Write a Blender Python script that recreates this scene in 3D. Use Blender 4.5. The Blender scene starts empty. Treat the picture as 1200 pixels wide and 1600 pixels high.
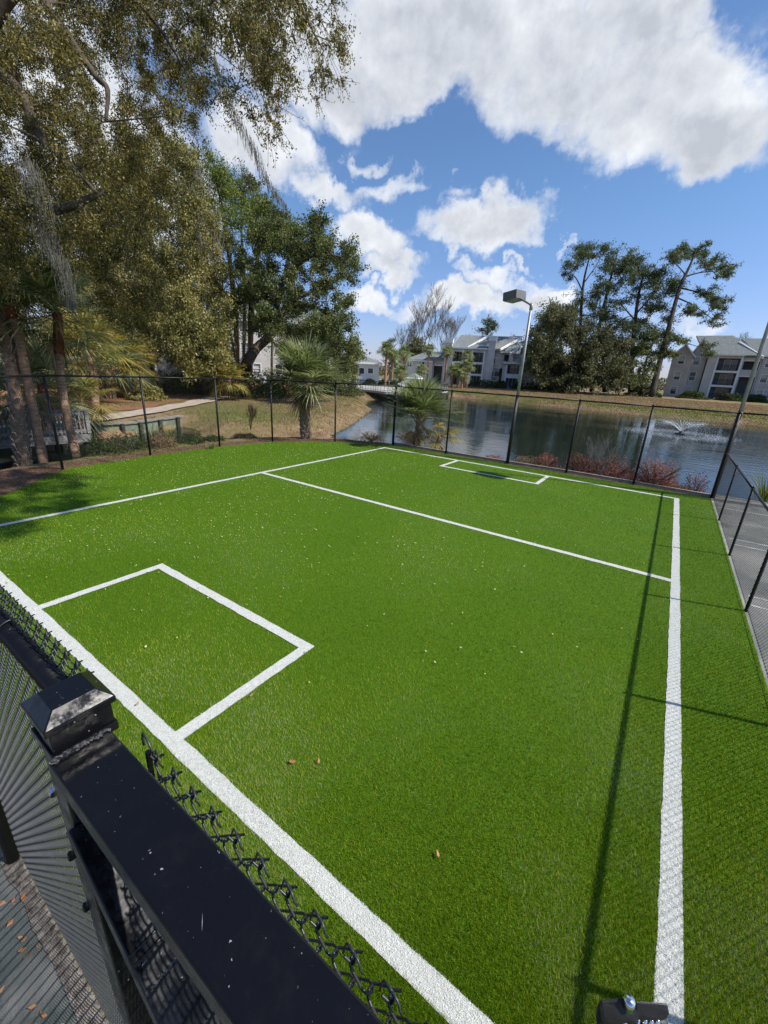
import bpy, math, random
import numpy as np
from mathutils import Vector, Matrix
random.seed(7); rng = np.random.default_rng(7)
rad = math.radians
SC = bpy.context.scene
COL = SC.collection

# ------------------------------------------------------------------ camera
CAMH = 2.4
F = 637.907
R = np.array([[0.82128771, 0.22585412, -0.52390496],
              [0.56804238, -0.23833082, 0.7877349],
              [0.05305047, -0.94455722, -0.32403289]])
cd = bpy.data.cameras.new('camera'); cam = bpy.data.objects.new('camera', cd); COL.objects.link(cam)
cd.sensor_fit = 'HORIZONTAL'; cd.sensor_width = 36; cd.lens = F / 1200 * 36
cd.clip_start = 0.02; cd.clip_end = 5000
M = Matrix.Identity(4)
for i in range(3):
    M[i][0] = R[i, 0]; M[i][1] = -R[i, 1]; M[i][2] = -R[i, 2]
M[2][3] = CAMH
cam.matrix_world = M
SC.camera = cam
C0 = np.array([0, 0, CAMH])

def D(px, py, dep):
    """point at depth dep along the line of sight measured on the photograph"""
    return C0 + R @ np.array([px - 600, py - 800, F]) * (dep / F)
def G(px, py, z=0.0):
    d = R @ np.array([px - 600, py - 800, F])
    return C0 + d * ((z - CAMH) / d[2])
def DIR(px, py):
    d = R @ np.array([px - 600, py - 800, F]); return d / np.linalg.norm(d)

# ------------------------------------------------------------------ sun + sky
SUN_EL = rad(45.8); SUN_AZ = math.atan2(0.31, 0.95)         # azimuth of the sun, from +X towards +Y
sd = bpy.data.lights.new('sun', 'SUN'); sun = bpy.data.objects.new('sun', sd); COL.objects.link(sun)
sd.energy = 4.6; sd.angle = rad(0.53); sd.color = (1.0, 0.955, 0.89)
sv = Vector((math.cos(SUN_EL) * math.cos(SUN_AZ), math.cos(SUN_EL) * math.sin(SUN_AZ), math.sin(SUN_EL)))
sun.rotation_euler = sv.to_track_quat('Z', 'Y').to_euler()
SC.view_settings.view_transform = 'Standard'; SC.view_settings.look = 'None'
SC.view_settings.gamma = 1; SC.view_settings.exposure = 0.36; SC.view_settings.use_curve_mapping = False

W = bpy.data.worlds.new('World'); SC.world = W; W.use_nodes = True
nt = W.node_tree; N = nt.nodes; L = nt.links
bg = N['Background']; SKYK = 0.1
def nd(t, **k):
    n = N.new(t)
    for a, v in k.items(): setattr(n, a, v)
    return n
def wm(op, a, b=None, c=None, clamp=False):
    n = nd('ShaderNodeMath', operation=op); n.use_clamp = clamp
    for i, v in enumerate((a, b, c)):
        if v is None: continue
        if isinstance(v, (int, float)): n.inputs[i].default_value = v
        else: L.new(v, n.inputs[i])
    return n.outputs[0]
sky = nd('ShaderNodeTexSky', sky_type='NISHITA'); sky.sun_disc = False
sky.sun_elevation = SUN_EL; sky.sun_rotation = math.pi / 2 - SUN_AZ
sky.altitude = 0; sky.air_density = 1.0; sky.dust_density = 0.6; sky.ozone_density = 1.6
tc = nd('ShaderNodeTexCoord'); GEN = tc.outputs['Generated']
def noise(scale, detail, rough, dist=0.0, vec=None):
    n = nd('ShaderNodeTexNoise'); n.inputs['Scale'].default_value = scale; n.inputs['Detail'].default_value = detail
    n.inputs['Roughness'].default_value = rough; n.inputs['Distortion'].default_value = dist
    L.new(vec if vec is not None else GEN, n.inputs['Vector']); return n
wa = noise(4.5, 6, 0.6); wb = noise(17, 5, 0.6)
def vop(op, a, b):
    n = nd('ShaderNodeVectorMath', operation=op)
    for i, v in enumerate((a, b)):
        if isinstance(v, (tuple, list, np.ndarray)): n.inputs[i].default_value = v
        else: L.new(v, n.inputs[i])
    return n.outputs[0]
WV = vop('ADD', GEN, vop('ADD', vop('MULTIPLY', vop('SUBTRACT', wa.outputs['Color'], (.5, .5, .5)), (.21,) * 3), vop('MULTIPLY', vop('SUBTRACT', wb.outputs['Color'], (.5, .5, .5)), (.10,) * 3)))
nbig = noise(3.4, 10, 0.62); nfine = noise(13, 8, 0.62); nbump = noise(7.0, 10, 0.6)
nsh = noise(7.0, 10, 0.6, vec=vop('ADD', GEN, tuple(np.array([math.cos(SUN_AZ) * .6, math.sin(SUN_AZ) * .6, .8]) * .028)))
# clouds: (px, py, half-width, half-height, tilt deg, weight) measured on the photo, turned into directions of the sky
CL = [(490, 130, 120, 85, 0, 1.0), (760, 60, 330, 150, 4, 1.15), (1010, 170, 230, 150, 10, 1.2), (860, 150, 200, 110, 12, 1.0), (1120, 230, 130, 75, -14, 1.0),
      (520, 40, 300, 170, 0, 1.15), (640, 125, 150, 62, 0, .9), (405, 235, 100, 78, 20, 1.1), (505, 298, 85, 28, 14, .75), (600, 300, 62, 22, -6, .5),
      (755, 345, 115, 58, -6, 1.15), (800, 325, 60, 45, 0, .9), (700, 360, 70, 32, 0, .7), (578, 385, 66, 46, 10, 1.05), (595, 430, 66, 24, 0, .95),
      (690, 305, 40, 22, -15, .55), (560, 245, 26, 18, 0, .5), (775, 430, 70, 20, 8, .75), (740, 465, 90, 30, 2, 1.05), (830, 465, 62, 26, 0, .95),
      (570, 475, 60, 24, 0, .9), (640, 478, 70, 16, 0, .55), (808, 408, 18, 11, 0, .6), (872, 381, 14, 8, 0, .5), (1000, 20, 130, 70, 0, 1.1),
      (150, 250, 260, 260, 0, .9), (1075, 505, 90, 16, 0, .55), (-200, 500, 200, 120, 0, .8), (1500, 420, 160, 60, 0, .8), (1600, 100, 200, 120, 0, 1.0),
      (500, -500, 420, 260, 0, 1.0)]
field = None; thick = None
up = np.array([0, 0, 1.0])
for (px, py, a, b, tilt, wt) in CL:
    c = DIR(px, py); A_ = np.linalg.norm(DIR(px + a, py) - c); B_ = np.linalg.norm(DIR(px, py - b) - c)
    r_ = R[:, 0]; r_ = r_ - c * (r_ @ c); r_ /= np.linalg.norm(r_); u_ = np.cross(r_, c)
    t = rad(tilt); r2 = r_ * math.cos(t) - u_ * math.sin(t); u2 = r_ * math.sin(t) + u_ * math.cos(t)
    sub = nd('ShaderNodeVectorMath', operation='SUBTRACT'); L.new(WV, sub.inputs[0]); sub.inputs[1].default_value = c
    d1 = nd('ShaderNodeVectorMath', operation='DOT_PRODUCT'); L.new(sub.outputs[0], d1.inputs[0]); d1.inputs[1].default_value = r2 / A_
    d2 = nd('ShaderNodeVectorMath', operation='DOT_PRODUCT'); L.new(sub.outputs[0], d2.inputs[0]); d2.inputs[1].default_value = u2 / B_
    q = wm('MULTIPLY_ADD', d1.outputs['Value'], d1.outputs['Value'], wm('MULTIPLY', d2.outputs['Value'], d2.outputs['Value']))
    v = wm('MULTIPLY', wm('SUBTRACT', 1.25, q, clamp=False), wt); v = wm('MAXIMUM', v, 0.0)
    v = wm('MINIMUM', v, 1.2)
    field = v if field is None else wm('MAXIMUM', field, v)
    thick = v if thick is None else wm('ADD', thick, v)
nn = wm('MULTIPLY_ADD', nfine.outputs['Fac'], 0.55, wm('MULTIPLY', nbig.outputs['Fac'], 1.25))
dens = wm('ADD', wm('MULTIPLY', field, 0.85), wm('SUBTRACT', wm('MULTIPLY', nn, 1.35), 1.64))
mr = nd('ShaderNodeMapRange', interpolation_type='SMOOTHSTEP'); L.new(dens, mr.inputs['Value'])
mr.inputs['From Min'].default_value = -0.28; mr.inputs['From Max'].default_value = 0.50
alpha = mr.outputs[0]
# cloud brightness: bright rims, grey where the cloud is thick
relief = wm('MULTIPLY', wm('SUBTRACT', nsh.outputs['Fac'], nbump.outputs['Fac']), 1.6)
sh = nd('ShaderNodeMapRange'); L.new(wm('ADD', relief, wm('MULTIPLY_ADD', wm('MINIMUM', thick, 2.4), 0.27, wm('MULTIPLY', nbig.outputs['Fac'], 1.15))), sh.inputs['Value'])
sh.inputs['From Min'].default_value = 0.42; sh.inputs['From Max'].default_value = 1.38
cr = nd('ShaderNodeValToRGB'); L.new(sh.outputs[0], cr.inputs['Fac'])
cr.color_ramp.elements[0].color = (0.95, 0.96, 0.98, 1); cr.color_ramp.elements[1].color = (0.45, 0.48, 0.54, 1)
e = cr.color_ramp.elements.new(0.45); e.color = (0.70, 0.73, 0.78, 1)
csc = nd('ShaderNodeVectorMath', operation='SCALE'); L.new(cr.outputs[0], csc.inputs[0]); csc.inputs['Scale'].default_value = 0.95 / SKYK
ssc = nd('ShaderNodeVectorMath', operation='MULTIPLY'); L.new(sky.outputs[0], ssc.inputs[0]); hs_ = nd('ShaderNodeSeparateXYZ'); L.new(GEN, hs_.inputs[0]); hm = nd('ShaderNodeMapRange'); L.new(hs_.outputs[2], hm.inputs['Value']); hm.inputs['From Min'].default_value = 0.02; hm.inputs['From Max'].default_value = 0.30
hx_ = nd('ShaderNodeMixRGB'); L.new(hm.outputs[0], hx_.inputs[0]); hx_.inputs[1].default_value = (0.84, 0.84, 1.20, 1); hx_.inputs[2].default_value = (0.80, 1.0, 1.22, 1); L.new(hx_.outputs[0], ssc.inputs[1])
mx = nd('ShaderNodeMixRGB'); L.new(alpha, mx.inputs[0]); L.new(ssc.outputs[0], mx.inputs[1]); L.new(csc.outputs[0], mx.inputs[2])
L.new(mx.outputs[0], bg.inputs['Color']); bg.inputs['Strength'].default_value = SKYK
W.cycles.sampling_method = 'MANUAL'; W.cycles.sample_map_resolution = 512
SC.cycles.max_bounces = 6; SC.cycles.diffuse_bounces = 2; SC.cycles.glossy_bounces = 3; SC.cycles.transmission_bounces = 3
SC.cycles.transparent_max_bounces = 8

# ------------------------------------------------------------------ materials
def material(name):
    m = bpy.data.materials.new(name); m.use_nodes = True
    return m, m.node_tree.nodes, m.node_tree.links, m.node_tree.nodes['Principled BSDF']
def pm(name, col, rough=0.7, spec=0.3, col2=None, ns=3.0, lo=0.35, hi=0.65, bump=0.0, bs=30.0, metal=0.0, coords='pos', stretch=(1, 1, 1), col3=None, n3=0.6, coat=0.0, detail=6):
    m, n, l, b = material(name)
    b.inputs['Base Color'].default_value = (*col, 1); b.inputs['Roughness'].default_value = rough
    b.inputs['Specular IOR Level'].default_value = spec; b.inputs['Metallic'].default_value = metal
    if coat: b.inputs['Coat Weight'].default_value = coat
    g = n.new('ShaderNodeNewGeometry'); src = g.outputs['Position']
    if coords == 'obj':
        t = n.new('ShaderNodeTexCoord'); src = t.outputs['Object']
    mp = n.new('ShaderNodeMapping'); mp.inputs['Scale'].default_value = stretch; l.new(src, mp.inputs['Vector']); src = mp.outputs[0]
    def nz(s, d=detail):
        x = n.new('ShaderNodeTexNoise'); x.inputs['Scale'].default_value = s; x.inputs['Detail'].default_value = d
        x.inputs['Roughness'].default_value = 0.6; l.new(src, x.inputs['Vector']); return x
    cur = None
    if col2:
        a = nz(ns); r = n.new('ShaderNodeValToRGB'); r.color_ramp.elements[0].position = lo; r.color_ramp.elements[1].position = hi
        r.color_ramp.elements[0].color = (*col, 1); r.color_ramp.elements[1].color = (*col2, 1)
        l.new(a.outputs['Fac'], r.inputs['Fac']); cur = r.outputs[0]
        if col3:
            a3 = nz(n3, 3); r3 = n.new('ShaderNodeMapRange'); r3.inputs['From Min'].default_value = .45; r3.inputs['From Max'].default_value = .62
            l.new(a3.outputs['Fac'], r3.inputs['Value'])
            x = n.new('ShaderNodeMixRGB'); l.new(r3.outputs[0], x.inputs[0]); l.new(cur, x.inputs[1]); x.inputs[2].default_value = (*col3, 1); cur = x.outputs[0]
        l.new(cur, b.inputs['Base Color'])
    if bump:
        a = nz(bs); bp = n.new('ShaderNodeBump'); bp.inputs['Strength'].default_value = bump; bp.inputs['Distance'].default_value = 0.02
        l.new(a.outputs['Fac'], bp.inputs['Height']); l.new(bp.outputs[0], b.inputs['Normal'])
    return m
def leafmat(name, cols, trans=0.35, gloss=0.25, ns=0.9, wear=None):
    """cols: dark to light, picked per leaf"""
    m, n, l, b = material(name)
    g = n.new('ShaderNodeNewGeometry')
    r = n.new('ShaderNodeValToRGB'); els = r.color_ramp.elements
    els[0].color = (*cols[0], 1); els[1].color = (*cols[-1], 1)
    for i, c in enumerate(cols[1:-1]):
        x = els.new((i + 1) / (len(cols) - 1)); x.color = (*c, 1)
    nz = n.new('ShaderNodeTexNoise'); nz.inputs['Scale'].default_value = ns; nz.inputs['Detail'].default_value = 3; l.new(g.outputs['Position'], nz.inputs['Vector'])
    ma = n.new('ShaderNodeMath'); ma.operation = 'MULTIPLY_ADD'; l.new(nz.outputs['Fac'], ma.inputs[0]); ma.inputs[1].default_value = 1.3; ma.inputs[2].default_value = -0.65
    ad = n.new('ShaderNodeMath'); ad.operation = 'ADD'; l.new(ma.outputs[0], ad.inputs[0]); l.new(g.outputs['Random Per Island'], ad.inputs[1]); ad.use_clamp = True
    l.new(ad.outputs[0], r.inputs['Fac'])
    if wear:      # faded scuffed patches
        z1 = n.new('ShaderNodeTexNoise'); z1.inputs['Scale'].default_value = .55; z1.inputs['Detail'].default_value = 7; z1.inputs['Roughness'].default_value = .65; l.new(g.outputs['Position'], z1.inputs['Vector'])
        z2 = n.new('ShaderNodeMapRange'); l.new(z1.outputs['Fac'], z2.inputs['Value']); z2.inputs['From Min'].default_value = .49; z2.inputs['From Max'].default_value = .80; z2.inputs['To Max'].default_value = .8
        z3 = n.new('ShaderNodeMath'); z3.operation = 'GREATER_THAN'; z4 = n.new('ShaderNodeTexWhiteNoise'); l.new(g.outputs['Random Per Island'], z4.inputs['Vector']); l.new(z2.outputs[0], z3.inputs[0]); l.new(z4.outputs['Value'], z3.inputs[1])
        z5 = n.new('ShaderNodeMixRGB'); l.new(z3.outputs[0], z5.inputs[0]); l.new(r.outputs[0], z5.inputs[1]); z5.inputs[2].default_value = (*wear, 1); r = z5
    l.new(r.outputs[0], b.inputs['Base Color']); b.inputs['Roughness'].default_value = 0.5; b.inputs['Specular IOR Level'].default_value = gloss
    tr = n.new('ShaderNodeBsdfTranslucent'); hs = n.new('ShaderNodeHueSaturation'); hs.inputs['Value'].default_value = 1.5; hs.inputs['Saturation'].default_value = 1.15
    l.new(r.outputs[0], hs.inputs['Color']); l.new(hs.outputs[0], tr.inputs['Color'])
    mxs = n.new('ShaderNodeMixShader'); mxs.inputs[0].default_value = trans
    out = n['Material Output']; l.new(b.outputs[0], mxs.inputs[1]); l.new(tr.outputs[0], mxs.inputs[2]); l.new(mxs.outputs[0], out.inputs['Surface'])
    return m

MT = {}
MT['black'] = pm('black_powdercoat', (0.008, 0.008, 0.008), 0.45, 0.3, (0.014, 0.014, 0.013), 14, bump=0.1, bs=180)
MT['gloss'] = pm('glossy_black_steel', (0.005, 0.005, 0.006), 0.15, 0.3, (0.30, 0.30, 0.29), 170, .70, .74, bump=0.04, bs=25, detail=3)
_m = MT['gloss']; _n = _m.node_tree.nodes; _l = _m.node_tree.links; _b = _n['Principled BSDF']
_g = _n.new('ShaderNodeNewGeometry'); _z = _n.new('ShaderNodeTexNoise'); _z.inputs['Scale'].default_value = 28; _z.inputs['Detail'].default_value = 8; _z.inputs['Roughness'].default_value = .7; _l.new(_g.outputs['Position'], _z.inputs['Vector'])
_r = _n.new('ShaderNodeMapRange'); _l.new(_z.outputs['Fac'], _r.inputs['Value']); _r.inputs['From Min'].default_value = .42; _r.inputs['From Max'].default_value = .72; _r.inputs['To Min'].default_value = .09; _r.inputs['To Max'].default_value = .5; _l.new(_r.outputs[0], _b.inputs['Roughness'])
MT['weld'] = pm('rough_weld', (0.05, 0.05, 0.05), 0.25, 0.9, (0.3, 0.3, 0.3), 150, .45, .6, bump=1.0, bs=300, metal=.3)
MT['wire'] = pm('black_vinyl_wire', (0.012, 0.012, 0.013), 0.5, 0.18)
MT['wirenear'] = pm('highlit_black_vinyl_wire', (0.028, 0.03, 0.032), 0.38, 0.5)  # base colour lifted to carry the grey highlights of the near wires
MT['turf'] = pm('turf_backing', (0.042, 0.095, 0.005), 0.8, 0.1, (0.085, 0.175, 0.007), 90, .3, .7, bump=0.5, bs=160)
MT['white_turf'] = pm('white_turf_backing', (0.42, 0.43, 0.38), 0.85, 0.1, (0.62, 0.62, 0.58), 60, .3, .7, bump=0.4, bs=160)
MT['blade'] = leafmat('turf_blade', [(0.0502, 0.0948, 0.0045), (0.0979, 0.1669, 0.0054), (0.153, 0.242, 0.0063), (0.2132, 0.2987, 0.0108), (0.4265, 0.4223, 0.072)], 0.3, 0.1, ns=.5, wear=(0.36, 0.38, 0.2))
MT['wblade'] = leafmat('white_turf_blade', [(0.6, 0.6, 0.55), (0.78, 0.78, 0.73), (0.86, 0.86, 0.82)], 0.2, 0.1, wear=(0.42, 0.42, 0.34))
MT['ground'] = pm('dormant_grass', (0.18, 0.115, 0.065), 0.95, 0.1, (0.33, 0.225, 0.135), 1.6, .35, .68, bump=0.6, bs=9, col3=(0.13, 0.14, 0.04), n3=0.12)
MT['mulch'] = pm('brown_mulch', (0.07, 0.04, 0.027), 0.95, 0.1, (0.24, 0.145, 0.09), 22, .35, .65, bump=1.0, bs=40)
MT['straw'] = pm('pine_straw', (0.19, 0.09, 0.045), 0.95, 0.1, (0.33, 0.17, 0.09), 5, .35, .65, bump=.8, bs=22)
MT['path'] = pm('sandy_path', (0.36, 0.29, 0.22), 0.95, 0.1, (0.5, 0.43, 0.35), 3, bump=.3, bs=20)
MT['court'] = pm('weathered_court', (0.13, 0.135, 0.125), 0.9, 0.15, (0.24, 0.24, 0.22), 2.2, .3, .7, bump=.35, bs=90, col3=(0.3, 0.29, 0.26), n3=.7)
MT['court2'] = pm('green_court', (0.045, 0.055, 0.045), 0.9, 0.15, (0.15, 0.16, 0.14), 4, .25, .75, bump=.5, bs=120, col3=(0.22, 0.21, 0.18), n3=3.0)
MT['paint'] = pm('worn_white_paint', (0.34, 0.34, 0.32), 0.85, 0.15, (0.62, 0.62, 0.6), 7, .35, .6)
MT['concrete'] = pm('concrete_kerb', (0.28, 0.25, 0.2), 0.92, 0.15, (0.42, 0.38, 0.32), 6, bump=.5, bs=40)
MT['dirt'] = pm('sandy_dirt', (0.10, 0.08, 0.06), 0.95, 0.1, (0.38, 0.32, 0.25), 30, .35, .65, bump=1, bs=120)
MT['bark'] = pm('grey_bark', (0.045, 0.036, 0.028), 0.95, 0.1, (0.13, 0.105, 0.08), 9, .3, .7, bump=1.0, bs=22, stretch=(1, 1, .35))
MT['pbark'] = pm('pine_bark', (0.04, 0.03, 0.024), 0.95, 0.1, (0.12, 0.095, 0.078), 5, .3, .7, bump=1.0, bs=12, stretch=(1, 1, .4))
MT['palebark'] = pm('pale_bark', (0.14, 0.13, 0.12), 0.95, 0.1, (0.26, 0.245, 0.225), 5, .3, .7)
MT['ptrunk'] = pm('palm_trunk', (0.14, 0.082, 0.052), 0.95, 0.1, (0.42, 0.275, 0.18), 12, .3, .7, bump=1.0, bs=30, stretch=(.6, .6, 2.4))
MT['boot'] = pm('palm_boot', (0.15, 0.115, 0.085), 0.9, 0.1, (0.36, 0.29, 0.22), 14, .3, .7, bump=.8, bs=50)
MT['rust'] = pm('red_palm_fibre', (0.12, 0.035, 0.02), 0.95, 0.1, (0.24, 0.09, 0.05), 20, .3, .7, bump=1, bs=50)
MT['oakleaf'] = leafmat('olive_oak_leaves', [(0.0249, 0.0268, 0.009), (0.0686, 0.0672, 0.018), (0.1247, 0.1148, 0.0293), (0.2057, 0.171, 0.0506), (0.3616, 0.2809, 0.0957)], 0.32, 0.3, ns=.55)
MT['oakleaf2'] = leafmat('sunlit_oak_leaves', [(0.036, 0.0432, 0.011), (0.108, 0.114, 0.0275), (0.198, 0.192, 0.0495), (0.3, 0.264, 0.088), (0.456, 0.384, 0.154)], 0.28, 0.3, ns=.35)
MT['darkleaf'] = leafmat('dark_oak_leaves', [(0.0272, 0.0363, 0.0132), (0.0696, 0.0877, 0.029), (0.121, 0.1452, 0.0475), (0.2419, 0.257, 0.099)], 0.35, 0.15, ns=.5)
MT['pineleaf'] = leafmat('bright_pine_needles', [(0.036, 0.054, 0.011), (0.096, 0.1296, 0.0242), (0.168, 0.2136, 0.044), (0.252, 0.294, 0.0715)], 0.3, 0.2, ns=.5)
MT['farpine'] = leafmat('dark_pine_needles', [(0.0242, 0.0376, 0.0169), (0.0564, 0.078, 0.0315), (0.1075, 0.1344, 0.0545), (0.1747, 0.2016, 0.0908)], 0.3, 0.15, ns=.15)
MT['faroak'] = leafmat('grey_green_oak_leaves', [(0.0364, 0.041, 0.0202), (0.084, 0.0902, 0.0417), (0.14, 0.1435, 0.067), (0.224, 0.2118, 0.1076)], 0.3, 0.12, ns=.15)
MT['moss'] = leafmat('spanish_moss', [(0.11, 0.105, 0.085), (0.19, 0.185, 0.15), (0.30, 0.29, 0.245)], 0.3, 0.1)
MT['frond'] = leafmat('palm_frond', [(0.055, 0.08, 0.028), (0.135, 0.17, 0.06), (0.24, 0.27, 0.11), (0.40, 0.41, 0.22)], 0.35, 0.35)
MT['frondy'] = leafmat('golden_frond', [(0.09, 0.10, 0.02), (0.22, 0.20, 0.05), (0.36, 0.28, 0.08), (0.42, 0.33, 0.12)], 0.35, 0.3)
MT['deadfrond'] = leafmat('dry_frond', [(0.10, 0.07, 0.035), (0.2, 0.15, 0.08), (0.34, 0.27, 0.15)], 0.3, 0.1)
MT['shrub'] = leafmat('shrub_leaves', [(0.0182, 0.0325, 0.0099), (0.0455, 0.0688, 0.0176), (0.0845, 0.1125, 0.0308), (0.143, 0.1625, 0.055)], 0.3, 0.3)
MT['redleaf'] = leafmat('red_shrub_leaves', [(0.098, 0.0286, 0.0234), (0.21, 0.065, 0.052), (0.322, 0.1235, 0.091), (0.364, 0.247, 0.143)], 0.35, 0.2)
MT['drygrass'] = leafmat('dry_grass_blades', [(0.14, 0.09, 0.048), (0.26, 0.175, 0.10), (0.38, 0.275, 0.17), (0.22, 0.19, 0.08)], 0.3, 0.1, ns=.3)
MT['greengrass'] = leafmat('green_grass_blades', [(0.07, 0.09, 0.02), (0.13, 0.155, 0.035), (0.22, 0.23, 0.06), (0.32, 0.28, 0.12)], 0.3, 0.1, ns=.3)
MT['yleaf'] = leafmat('fallen_yellow_leaf', [(0.3, 0.31, 0.08), (0.5, 0.52, 0.2), (0.64, 0.64, 0.38)], 0.2, 0.2)
MT['oleaf'] = leafmat('fallen_orange_leaf', [(0.45, 0.17, 0.06), (0.5, 0.24, 0.10), (0.5, 0.28, 0.15)], 0.2, 0.2)
MT['siding'] = None
def siding(name, col, step=0.2):
    m, n, l, b = material(name); b.inputs['Roughness'].default_value = .75
    g = n.new('ShaderNodeNewGeometry'); s = n.new('ShaderNodeSeparateXYZ'); l.new(g.outputs['Position'], s.inputs[0])
    a = n.new('ShaderNodeMath'); a.operation = 'DIVIDE'; l.new(s.outputs[2], a.inputs[0]); a.inputs[1].default_value = step
    f = n.new('ShaderNodeMath'); f.operation = 'FRACT'; l.new(a.outputs[0], f.inputs[0])
    bp = n.new('ShaderNodeBump'); bp.inputs['Strength'].default_value = .8; bp.inputs['Distance'].default_value = .03; l.new(f.outputs[0], bp.inputs['Height']); l.new(bp.outputs[0], b.inputs['Normal'])
    nz = n.new('ShaderNodeTexNoise'); nz.inputs['Scale'].default_value = .7; nz.inputs['Detail'].default_value = 5; l.new(g.outputs['Position'], nz.inputs['Vector'])
    r = n.new('ShaderNodeValToRGB'); r.color_ramp.elements[0].position = .3; r.color_ramp.elements[1].position = .7
    r.color_ramp.elements[0].color = (*[c * .86 for c in col], 1); r.color_ramp.elements[1].color = (*[c * 1.08 for c in col], 1)
    l.new(nz.outputs['Fac'], r.inputs['Fac']); l.new(r.outputs[0], b.inputs['Base Color']); return m
MT['siding'] = siding('grey_siding', (0.46, 0.445, 0.42)); MT['siding2'] = siding('light_grey_siding', (0.60, 0.58, 0.55)); MT['wsiding'] = siding('white_siding', (0.66, 0.66, 0.64))
MT['shingle'] = pm('grey_green_shingles', (0.16, 0.18, 0.172), 0.9, 0.15, (0.24, 0.255, 0.245), 2.4, bump=.5, bs=6)
MT['trim'] = pm('white_trim', (0.76, 0.76, 0.75), 0.6, 0.3, (0.84, 0.84, 0.83), 1.0)
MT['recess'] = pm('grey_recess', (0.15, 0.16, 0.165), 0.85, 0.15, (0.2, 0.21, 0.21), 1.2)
MT['glass'] = pm('dark_window_glass', (0.03, 0.038, 0.045), 0.08, 0.7)
MT['blind'] = pm('window_blind', (0.42, 0.43, 0.44), 0.5, 0.4)
MT['door'] = pm('blue_door', (0.03, 0.07, 0.12), 0.5, 0.4)
MT['pole'] = pm('galvanised_pole', (0.30, 0.30, 0.30), 0.5, 0.5, (0.42, 0.41, 0.39), 6, metal=.35)
MT['lamp'] = pm('bronze_lamp_housing', (0.13, 0.125, 0.12), 0.5, 0.4, (0.17, 0.165, 0.155), 6)
MT['lens'] = pm('lamp_lens', (0.45, 0.44, 0.4), 0.3, 0.5)
MT['teal'] = pm('teal_sling', (0.10, 0.36, 0.33), 0.8, 0.2)
MT['plastic'] = pm('white_plastic', (0.7, 0.7, 0.68), 0.5, 0.3)
MT['deck'] = pm('pool_deck', (0.42, 0.40, 0.37), 0.85, 0.2, (0.54, 0.52, 0.48), 1, bump=.1)
MT['greywood'] = pm('weathered_wood', (0.16, 0.15, 0.14), 0.9, 0.1, (0.32, 0.31, 0.295), 7, bump=.5, bs=30, stretch=(1, 1, 3))
MT['darkwood'] = pm('dark_piling', (0.035, 0.035, 0.028), 0.9, 0.15, (0.09, 0.085, 0.06), 7)
MT['algae'] = pm('green_bulkhead', (0.10, 0.13, 0.09), 0.9, 0.15, (0.24, 0.27, 0.19), 3, .3, .7, bump=.5, bs=20)
MT['rubber'] = pm('dark_grey_clamp', (0.012, 0.0115, 0.011), 0.4, 0.3, (0.02, 0.019, 0.018), 40, bump=.1, bs=200)
MT['chrome'] = pm('chrome', (0.75, 0.75, 0.74), 0.18, 0.5, metal=1.0)
MT['denim'] = pm('blue_cloth', (0.035, 0.11, 0.20), 0.9, 0.1, (0.08, 0.2, 0.31), 25, bump=.6, bs=200)
MT['blue'] = pm('sign_blue', (0.05, 0.14, 0.4), 0.6, 0.3)
MT['foam'] = pm('water_spray', (0.85, 0.88, 0.9), 0.5, 0.3)
MT['carw'] = pm('white_car_paint', (0.75, 0.75, 0.75), 0.25, 0.5, coat=.4)
# water
m, n, l, b = material('pond_water'); MT['water'] = m
b.inputs['Base Color'].default_value = (0.008, 0.017, 0.014, 1); b.inputs['Roughness'].default_value = 0.03; b.inputs['IOR'].default_value = 1.33; b.inputs['Specular IOR Level'].default_value = .62
g = n.new('ShaderNodeNewGeometry'); mp = n.new('ShaderNodeMapping'); mp.inputs['Rotation'].default_value = (0, 0, rad(25)); mp.inputs['Scale'].default_value = (.55, 1.25, 1); l.new(g.outputs['Position'], mp.inputs['Vector'])
n1 = n.new('ShaderNodeTexNoise'); n1.inputs['Scale'].default_value = 3.2; n1.inputs['Detail'].default_value = 4; l.new(mp.outputs[0], n1.inputs['Vector'])
n2 = n.new('ShaderNodeTexNoise'); n2.inputs['Scale'].default_value = .22; n2.inputs['Detail'].default_value = 2; l.new(mp.outputs[0], n2.inputs['Vector'])
r2 = n.new('ShaderNodeMapRange'); l.new(n2.outputs['Fac'], r2.inputs['Value']); r2.inputs['From Min'].default_value = .35; r2.inputs['From Max'].default_value = .65; r2.inputs['To Min'].default_value = .25
mu = n.new('ShaderNodeMath'); mu.operation = 'MULTIPLY'; l.new(n1.outputs['Fac'], mu.inputs[0]); l.new(r2.outputs[0], mu.inputs[1])
bp = n.new('ShaderNodeBump'); bp.inputs['Strength'].default_value = .5; bp.inputs['Distance'].default_value = .03; l.new(mu.outputs[0], bp.inputs['Height']); l.new(bp.outputs[0], b.inputs['Normal'])

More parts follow.
